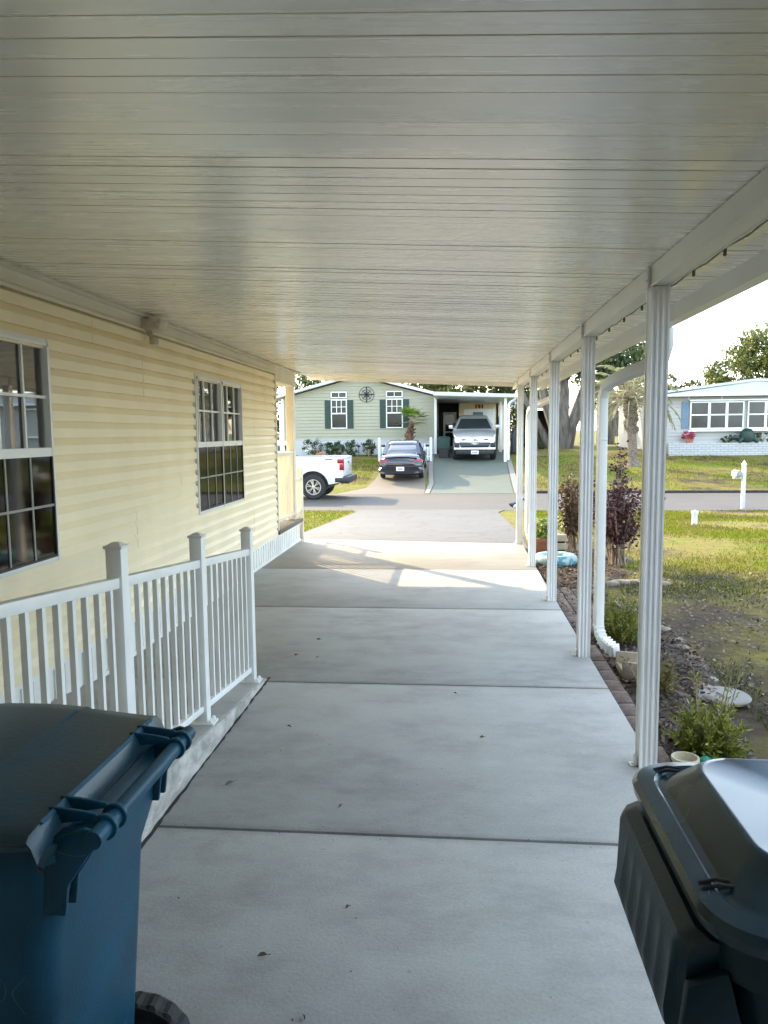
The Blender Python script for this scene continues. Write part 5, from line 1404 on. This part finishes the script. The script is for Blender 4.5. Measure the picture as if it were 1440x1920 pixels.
# things kept in the carport
wb = thing('storage_bin', 'teal lidded bin standing by the house corner inside the far carport', 'bin', (-.55, 36.6, zt(36.6)))
q = MB(); q.loft([rrect(-.78, -.32, 36.35, 36.85, .05, zt(36.6)), rrect(-.84, -.26, 36.3, 36.9, .05, zt(36.6) + .85)]); q.build('body', M['blackpl'], wb)
q = MB(); q.loft([rrect(-.86, -.24, 36.28, 36.92, .05, zt(36.6) + .45), rrect(-.86, -.24, 36.28, 36.92, .05, zt(36.6) + .95), rrect(-.78, -.32, 36.35, 36.85, .05, zt(36.6) + 1.03)]); q.build('lid', M['bshutter'], wb)
wb.children[1].data.materials[0] = M['shutter']
gc = thing('covered_grill', 'barbecue under a black cover beside the far carport post', 'grill', (2.98, 38.0, zt(38)))
q = MB(); z = zt(38); q.loft([rrect(2.74, 3.22, 37.7, 38.3, .08, z + .06), rrect(2.72, 3.24, 37.68, 38.32, .08, z + .8), rrect(2.74, 3.22, 37.7, 38.3, .1, z + 1.05), rrect(2.82, 3.14, 37.8, 38.2, .1, z + 1.2)]); q.build('cover', M['blackpl'], gc, smooth=True)
for xx in (2.8, 3.16):
    for yy in (37.76, 38.24): q = MB(); q.lathe([(.05, 0), (.05, .08)], (xx, yy, z), 10); q.build('castor', M['rubber'], gc)
pl_ = thing('pole', 'dark closed umbrella leaning on the right carport post', 'umbrella', (2.05, 37.5, zt(37.5)))
q = MB(); q.tube([(2.02, 37.4, zt(37.4) + .2), (2.08, 37.6, 2.0), (2.10, 37.66, 2.4)], [.02, .05, .012], 8); q.build('closed_canopy', M['iron'], pl_); q = MB(); q.tube([(2.0, 37.35, zt(37.3)), (2.02, 37.4, zt(37.4) + .2)], .012, 6); q.build('shaft', M['blackpl'], pl_)
# picket fence behind the sedan
pf = thing('picket_fence', 'low white picket fence with two taller posts behind the black sedan', 'fence', (-2.33, 35.4, .3))
fz = zt(35.4)
for xx in (-3.55, -1.14):
    q = MB(); q.box(xx - .06, xx + .06, 35.34, 35.46, fz - .05, fz + 1.05); q.hexa([(xx - .075, 35.325, fz + 1.05), (xx + .075, 35.325, fz + 1.05), (xx + .075, 35.475, fz + 1.05), (xx - .075, 35.475, fz + 1.05)], [(xx - .01, 35.39, fz + 1.13), (xx + .01, 35.39, fz + 1.13), (xx + .01, 35.41, fz + 1.13), (xx - .01, 35.41, fz + 1.13)]); q.build('post', M['white'], pf)
for zz in (.18, .58):
    q = MB(); q.box(-3.49, -1.20, 35.40, 35.44, fz + zz, fz + zz + .09); q.build('rail', M['white'], pf)
for k in range(17):
    xx = -3.40 + k * .1325; h = .80 + .06 * abs(k - 8) / 8
    q = MB(); q.prism([(xx - .035, 35.375, fz + .04), (xx + .035, 35.375, fz + .04), (xx + .035, 35.375, fz + h - .05), (xx, 35.375, fz + h), (xx - .035, 35.375, fz + h - .05)], (0, .022, 0)); q.build('picket', M['white'], pf)

# fan palm
fp = thing('fan_palm', 'short fan palm with shaggy brown trunk in front of the right green-shuttered window', 'palm', (-2.20, 36.7, zt(36.7)))
bz = zt(36.7)
q = MB(); q.tube([(-2.28, 36.7, bz - .05), (-2.26, 36.7, bz + .6), (-2.18, 36.7, bz + 1.2), (-2.10, 36.7, bz + 1.75)], [.22, .21, .17, .10], 12)
for k in range(60):
    a = random.uniform(0, 6.28); zz = random.uniform(.1, 1.5); rr = .21 - .05 * zz
    p = Vector((-2.26 + .08 * zz + rr * math.cos(a), 36.7 + rr * math.sin(a), bz + zz)); q.tube([p, p + Vector((.13 * math.cos(a), .13 * math.sin(a), random.uniform(.02, .16)))], [.035, .012], 5)
q.build('trunk', M['boot'], fp)
C_ = []; U_ = []; V_ = []; pet = MB()
for k in range(20):
    az = 2.399 * k; el = random.uniform(-.25, 1.2); d = Vector((math.cos(az) * math.cos(el), math.sin(az) * math.cos(el), math.sin(el)))
    base = Vector((-2.10, 36.7, bz + 1.75)); hub = base + d * random.uniform(.35, .55); pet.tube([base, hub], .012, 5)
    s = d.cross(Vector((0, 0, 1))).normalized(); n_ = s.cross(d)
    for j in range(17):
        f = (j - 8) / 8 * 1.35; dd = (d * math.cos(f) + s * math.sin(f) + n_ * .12 * abs(f)); dd.z -= .22 * random.uniform(.4, 1); dd.normalize()
        l = .27 * random.uniform(.85, 1.1) * (1 - .18 * abs(f)); v = dd.cross(n_).normalized()
        C_.append(hub + dd * l); U_.append(dd * l); V_.append(v * .032)
quads_obj('fronds', np.array(C_), np.array(U_), np.array(V_), M['fanleaf'], fp); pet.build('frond_stalks', M['twig'], fp)

# shrubs and flowers along its skirting
def blob_shrub(name, label, loc, r, n, size, mat, group=None, cat='shrub'):
    t = thing(name, label, cat, loc, group=group)
    q = MB()
    for k in range(6):
        a = k * 1.05; q.tube([loc, (loc[0] + r[0] * .5 * math.cos(a), loc[1] + r[1] * .5 * math.sin(a), loc[2] + r[2] * 1.2)], [.02, .006], 5)
    q.build('stems', M['twig'], t)
    leaves('foliage', [((loc[0], loc[1], loc[2] + r[2] * 1.02), r, n)], size, mat, t, 25)
    return t
sg_ = 'shrubs along the skirting of the yellow-green house'
for x, w_, h, lb in ((-7.0, .55, .42, 'wide spiky shrub, first from the left along the yellow-green house'), (-6.2, .28, .34, 'small dark shrub, second from the left along the yellow-green house'), (-5.75, .26, .38, 'small dark shrub directly beneath the left green-shuttered window'), (-5.15, .33, .38, 'round shrub right of the left window, beside the stake lamp'), (-4.28, .36, .42, 'round shrub beneath the compass rose')):
    blob_shrub('foundation_shrub', lb, (x, 37.35, zt(37.35)), (w_, .3, h), 700, .05, M['leaf_shrub'], sg_)
blob_shrub('flower_clump', 'clump of peach and pink flowers in front of the spiky shrub', (-6.35, 35.6, zt(35.6)), (.32, .22, .22), 420, .045, M['peach'], None, 'flowers')
gl2 = thing('stake_lamp', 'small black stake lamp between the two round shrubs', 'garden lamp', (-4.75, 37.2, zt(37.2)))
q = MB(); q.tube([(-4.75, 37.2, zt(37.2)), (-4.75, 37.2, zt(37.2) + .5)], .015, 6); q.build('stake', M['iron'], gl2); q = MB(); q.lathe([(.03, .46), (.09, .50), (.10, .53), (.02, .58)], (-4.75, 37.2, zt(37.2)), 12); q.build('lamp_head', M['iron'], gl2)

# ------------------------------------------------------------------ the white house on the right
wh = thing('white_house', 'white sided house with a row of windows, blue shutter and low white brick planter', 'house', (13.5, 37.4, .5))
mb = MB(); clap_front(mb, 9.75, 24.2, 1.0, 3.32, 37.4, .17)
mb.prism([(x, 37.402, z) for x, z in ((9.75, .3), (24.2, .3), (24.2, 3.3), (13.9, 3.80), (9.75, 3.3))], (0, 9.5, 0)); mb.build('wall', M['wsiding'], wh, fix=False)
mb = MB()
for xa, za, xb, zb in ((9.35, 3.30, 13.9, 3.86), (24.6, 3.30, 13.9, 3.86)):
    mb.prism([(xa, 36.9, za), (xb, 36.9, zb - .0), (xb, 36.9, zb + .12), (xa, 36.9, za + .12)], (0, 10.4, 0))
mb.prism([(9.6, 36.95, 3.28), (24.3, 36.95, 3.28), (13.9, 36.95, 3.85)], (0, .04, 0))
mb.build('roof', M['wroof'], wh)
mb = MB(); mb.box(9.6, 24.3, 36.90, 36.949, 3.20, 3.29); [mb.box(xx - .02, xx + .02, 37.37, 37.386, 2.98, 3.25) for xx in (11.0, 12.5)]; mb.build('fascia', M['alumw'], wh)
ba = MB(); ba.box(10.98, 17.4, 37.18, 37.385, 1.55, 1.64); ba.box(10.98, 17.4, 37.20, 37.385, 2.98, 3.05); ba.build('bay_sill', M['alumw'], wh, bevel=.01)
for a, c in ((11.10, 11.86), (11.98, 12.66), (12.78, 13.44), (13.72, 14.42), (14.54, 15.2), (15.4, 16.1), (19.5, 20.4), (21.5, 22.4)):
    far_window(wh, a, c, 1.72, 2.90, 37.33, 1, 1, 1, True, .055)
q = MB(); q.box(10.68, 11.00, 37.34, 37.385, 1.70, 2.96); [q.box(10.71, 10.97, 37.333, 37.34, 1.76 + k * .075, 1.80 + k * .075) for k in range(15)]; q.build('shutter', M['bshutter'], wh)
q = MB(); q.box(9.715, 9.75, 39.6, 40.2, 1.5, 2.7); q.build('side_window', M['farglass'], wh)
q = MB(); q.box(9.715, 9.75, 43.8, 44.2, 1.5, 2.5); q.build('side_window', M['farglass'], wh)
q = MB(); q.box(9.70, 9.75, 40.22, 40.5, 1.45, 2.75); q.build('shutter', M['bshutter'], wh)
def brickmat():
    mt = bpy.data.materials.new('white_painted_brick'); mt.use_nodes = True; nt = mt.node_tree; b_ = nt.nodes['Principled BSDF']; b_.inputs['Roughness'].default_value = .8
    tcn = nt.nodes.new('ShaderNodeTexCoord'); mpn = nt.nodes.new('ShaderNodeMapping'); mpn.inputs['Rotation'].default_value = (R(90), 0, 0)
    br = nt.nodes.new('ShaderNodeTexBrick'); br.inputs['Scale'].default_value = 1.0; br.inputs['Brick Width'].default_value = .34; br.inputs['Row Height'].default_value = .11; br.inputs['Mortar Size'].default_value = .012
    br.inputs['Color1'].default_value = (.46, .46, .45, 1); br.inputs['Color2'].default_value = (.40, .405, .405, 1); br.inputs['Mortar'].default_value = (.24, .245, .25, 1)
    nlink(nt, tcn.outputs['Object'], mpn.inputs['Vector']); nlink(nt, mpn.outputs[0], br.inputs['Vector']); nlink(nt, br.outputs['Color'], b_.inputs['Base Color'])
    return mt
q = MB(); q.box(10.15, 16.4, 36.75, 37.38, .35, 1.02); q.box(9.98, 10.15, 36.72, 36.9, .35, 1.06); q.build('brick_planter', brickmat(), wh)
pk_ = thing('flower_pot', 'pot of deep pink flowers on the white brick planter', 'potted plant', (10.95, 36.95, 1.02))
q = MB(); q.lathe([(0, 0), (.14, 0), (.19, .2), (.17, .2), (0, .16)], (10.95, 36.95, 1.02), 16); q.build('pot', M['terra'], pk_, smooth=True); leaves('flowers', [((10.95, 36.95, 1.36), (.36, .28, .20), 420)], .05, M['pink'], pk_, 20)
tt = thing('turtle_ornament', 'dark green turtle ornament on the white brick planter', 'ornament', (13.55, 36.95, 1.02))
q = MB(); q.lathe([(0, 0), (.30, .05), (.36, .25), (.30, .50), (.14, .64), (0, .67)], (13.55, 36.95, 1.02), 16); q.build('shell', M['shutter'], tt, smooth=True)
q = MB(); q.tube([(13.2, 36.95, 1.2), (12.98, 36.92, 1.26), (12.82, 36.9, 1.24)], [.12, .13, .05], 8); q.build('head', M['shutter'], tt, smooth=True)
for s in (-.25, .25): q = MB(); q.tube([(13.55 + s, 36.8, 1.2), (13.55 + s * 1.7, 36.75, 1.04)], [.1, .08], 8); q.build('leg', M['shutter'], tt, smooth=True)
for x, lb, s in ((12.65, 'small dark leafy plant left of the turtle ornament', .26), (14.25, 'dark leafy plant right of the turtle ornament', .36)):
    blob_shrub('planter_plant', lb, (x, 36.97, 1.0), (s, .2, s * .75), 260, .05, M['leaf_shrub'], 'plants on the brick planter', 'plant')
dsx = thing('garden_arch', 'cream arched pipe frame at the corner of the white house', 'arch', (9.7, 36.6, .5))
q = MB(); q.tube([(8.95, 36.6, 2.75), (9.25, 36.6, 2.72), (9.48, 36.6, 2.55), (9.58, 36.6, 2.25), (9.60, 36.6, 1.5), (9.60, 36.6, .45)], .05, 8); q.build('pipe', M['alumw'], dsx, smooth=True)

# ------------------------------------------------------------------ feather palm in the far lawn
pz_ = zt(33.6)
ph = thing('feather_palm', 'feather palm with a thick rough trunk on the far lawn before the white house', 'palm', (7.62, 33.6, pz_))
q = MB(); q.tube([(7.66, 33.6, pz_ - .1), (7.62, 33.6, pz_ + .25), (7.58, 33.6, pz_ + .9), (7.50, 33.6, pz_ + 1.9), (7.45, 33.6, pz_ + 2.75)], [.34, .23, .20, .21, .24], 14)
for k in range(150):
    a = random.uniform(0, 6.28); zz = random.uniform(1.4, 2.9); x_ = 7.62 - .06 * zz; p = Vector((x_ + .20 * math.cos(a), 33.6 + .20 * math.sin(a), pz_ + zz)); q.tube([p, p + Vector((.12 * math.cos(a), .12 * math.sin(a), .12))], [.04, .012], 5)
q.build('trunk', M['palmbark'], ph)
C_ = []; U_ = []; V_ = []; rc = MB()
for k in range(56):
    az = 2.399 * k; el = 1.35 - 1.55 * (k / 56) + random.uniform(-.1, .1); L_ = random.uniform(1.6, 2.35)
    d = Vector((math.cos(az) * math.cos(el), math.sin(az) * math.cos(el), math.sin(el))); p = Vector((7.44, 33.6, pz_ + 2.75)); path = [p.copy()]
    for j in range(12):
        p = p + d * L_ / 12; d = (d + Vector((0, 0, -.085 - .012 * j))).normalized(); path.append(p.copy())
        if j > 2:
            s = d.cross(Vector((0, 0, 1))).normalized()
            for q_ in range(3):
                for sg2 in (-1, 1):
                    dd = (s * sg2 + d * .9 + Vector((0, 0, random.uniform(-.5, .15)))).normalized(); l = .19 * (1 - .5 * abs(j - 6) / 6) * random.uniform(.8, 1.2)
                    C_.append(p + d * q_ * L_ / 36 + dd * l); U_.append(dd * l); V_.append(dd.cross(s).normalized() * .014)
    rc.tube(path, [.03 * (1 - .9 * j / 12) + .003 for j in range(13)], 5)
quads_obj('fronds', np.array(C_), np.array(U_), np.array(V_), M['palmleaf'], ph); rc.build('frond_ribs', M['twig'], ph)

# ------------------------------------------------------------------ trees
def limb(p, *more): return [p] + list(more)
L0 = [([(0, 0, -.2), (-.2, 0, 1.2), (-.75, .1, 2.8), (-1.3, .2, 5.2)], [.48, .36, .28, .14]), ([(.15, 0, -.2), (.2, -.1, 1.4), (.30, 0, 3.2), (.2, .3, 6)], [.45, .36, .28, .12]), ([(.4, .1, -.2), (.75, .2, 1.3), (1.3, .3, 3.0), (2.0, .2, 5.4)], [.42, .32, .24, .12]), ([(-.35, .2, -.1), (-.85, .3, .9), (-1.7, .4, 2.6), (-2.6, .4, 4.4)], [.26, .20, .15, .07]), ([(.7, .2, .9), (1.6, .1, 2.6), (2.9, 0, 4.2)], [.16, .13, .06])]
tree('oak_tree', 'spreading oak with several leaning grey trunks between the far carport and the white house', (5.75, 43.5, zt(43.5)), L0, [((-2.0, 0, 5.4), (1.9, 1.8, 1.3), 2200), ((0, 0, 6.0), (2.2, 2, 1.9), 2600), ((2.0, 0, 5.2), (2.0, 2, 1.3), 2200), ((3.7, .5, 5.6), (1.7, 1.6, 1.5), 1600), ((.8, -.6, 4.35), (1.3, 1.0, .55), 700), ((-1.3, -.5, 4.3), (.9, .8, .5), 400)], .12, M['leaf_dark'])
L1 = [([(0, 0, -.2), (.1, 0, 2.0), (-.2, 0, 4.0)], [.45, .36, .28]), ([(-.1, 0, 3.2), (-1.4, 0, 4.6), (-2.6, 0, 5.6)], [.24, .16, .06]), ([(-.2, 0, 3.6), (.6, 0, 5.6), (1.0, 0, 7.2)], [.24, .16, .06]), ([(0, 0, 3.0), (1.8, 0, 4.8), (3.2, .2, 5.6)], [.2, .14, .06])]
tree('oak_tree', 'big sunlit yellow-green oak rising behind the white house at the right', (20.6, 53, zt(53)), L1, [((-2.2, 0, 4.5), (1.7, 1.6, 1.25), 2200), ((-1.0, -.2, 6.0), (1.6, 1.6, 1.4), 2200), ((.9, 0, 6.6), (2.0, 1.8, 1.7), 2800), ((1.2, -.6, 4.6), (2.0, 1.8, 1.3), 2200), ((3.3, 0, 5.6), (1.9, 1.8, 2.0), 2000), ((-3.2, 0, 3.7), (1.0, 1.0, .6), 700)], .13, M['leaf_mid'])
L2 = [([(0, 0, -.2), (.1, 0, 2.2), (0, 0, 5.0)], [.38, .30, .12]), ([(0, 0, 2.4), (1.1, .2, 4.0), (1.9, .3, 5.2)], [.2, .13, .05]), ([(0, 0, 2.6), (-1.2, 0, 4.2), (-1.9, .1, 5.2)], [.2, .13, .05])]
CR = [((0, 0, 5.6), (2.3, 2.0, 1.9), 1500), ((-1.5, 0, 4.6), (1.7, 1.6, 1.4), 1000), ((1.6, .2, 4.7), (1.7, 1.6, 1.4), 1000), ((.2, -.6, 3.4), (1.8, 1.2, .9), 800)]
tg_ = 'dark trees behind the houses across the street'
for x, y, mt, lb in ((-15.6, 50, 'leaf_dark', 'dark tree seen through the porch opening, left of the yellow-green house'), (-12.6, 47, 'leaf_dark', 'dark tree just left of the yellow-green house, behind the porch column'), (-8.5, 55, 'leaf_dark', 'dark tree showing above the left roof slope of the yellow-green house'), (-1.6, 53.5, 'leaf_mid', 'tree with yellowish leaves above the right roof slope of the yellow-green house'), (1.8, 52, 'leaf_mid', 'bright leafed tree showing above the far carport roof'), (4.2, 50.5, 'leaf_dark', 'dark tree right of the far carport roof, behind its downspout')):
    tree('leafy_tree', lb, (x, y, zt(y)), L2, CR, .14, M[mt], group=tg_)
tree('leafy_tree', 'pale green tree behind the feather palm', (10.2, 52, zt(52)), L2, [((c[0], c[1], c[2] + .6), r, n) for c, r, n in CR], .14, M['leaf_mid'], group=tg_)
for x, y, lb in ((24.5, 95, 'tiny distant tree on the skyline left of the big oak'), (20.0, 98, 'tiny distant tree on the skyline behind the feather palm fronds'), (29.5, 96, 'tiny distant tree low beside the big oak crown')):
    tree('leafy_tree', lb, (x, y, zt(y)), L2, [((c[0] * 1.3, c[1], c[2]), (r[0] * 1.4, r[1], r[2]), n // 2) for c, r, n in CR], .25, M['leaf_dark'], group='distant trees on the skyline')

blob_shrub('tall_shrub', 'tall dark shrub filling the gap right of the far carport', (4.0, 46.2, zt(46.2)), (1.0, .8, 1.5), 2600, .09, M['leaf_dark'])
blob_shrub('tall_shrub', 'tall dark shrub left of the yellow-green house, seen through the porch opening', (-10.6, 41.5, zt(41.5)), (1.1, .8, 1.9), 2600, .09, M['leaf_dark'])
# small building glimpsed between the far posts
sb = thing('small_building', 'small white building with a dark open bay glimpsed between the far carport posts', 'building', (4.9, 48, zt(48)))
z = zt(48)
q = MB(); q.box(3.7, 6.6, 50.0, 50.2, z, 3.0); q.box(3.7, 3.85, 47.5, 50, z, 3.0); q.box(6.45, 6.6, 47.5, 50, z, 3.0); q.build('wall', M['wsiding'], sb)
q = MB(); q.hexa([(3.4, 47.0, 3.0), (6.9, 47.0, 3.0), (6.9, 50.6, 3.3), (3.4, 50.6, 3.3)], [(3.4, 47.0, 3.12), (6.9, 47.0, 3.12), (6.9, 50.6, 3.85), (3.4, 50.6, 3.85)]); q.build('roof', M['wroof'], sb)
q = MB(); q.box(3.85, 6.45, 49.6, 49.65, z, 2.98); q.build('bay_shade', M['dark'], sb)  # near-black sheet stands in for the shade inside the open bay
oc = thing('orange_canopy', 'orange canvas canopy under the small building roof', 'canopy', (4.75, 47.3, 2.0))
q = MB(); q.hexa([(4.35, 47.1, 1.95), (5.15, 47.1, 1.95), (5.15, 47.9, 1.95), (4.35, 47.9, 1.95)], [(4.55, 47.4, 2.45), (4.95, 47.4, 2.45), (4.95, 47.6, 2.45), (4.55, 47.6, 2.45)]); q.build('canvas', M['orange'], oc); q = MB(); q.tube([(4.75, 47.5, z), (4.75, 47.5, 2.4)], .03, 6); q.build('pole', M['twig'], oc)
blob_shrub('pale_shrub', 'grey-green shrub in front of the small white building', (4.85, 44.5, zt(44.5)), (.55, .5, .62), 900, .06, M['redgreen'])
blob_shrub('pale_shrub', 'low dark shrub at the foot of the spreading oak trunks', (4.55, 42.6, zt(42.6)), (.5, .4, .28), 500, .06, M['leaf_shrub'])

# ------------------------------------------------------------------ unseen wall added behind the camera to block sky light
bk = thing('rear_light_blocker', 'dark wall added out of view behind the viewpoint to block light', 'light blocker', (0, -1.0, 0))
q = MB(); q.box(-2.35, 1.25, -1.30, -1.0, 0.0, 2.46); q.box(1.25, 7.0, -1.30, -1.0, -.1, 3.5); q.build('blocker_wall', M['blocker'], bk)
q = MB(); [q.box(x - .03, x + .03, -1.0, -.96, 0, 2.35) for x in (-2.2, -.95, .3, 1.3, 2.6, 3.9, 5.1)]; q.build('uprights', M['alum'], bk)
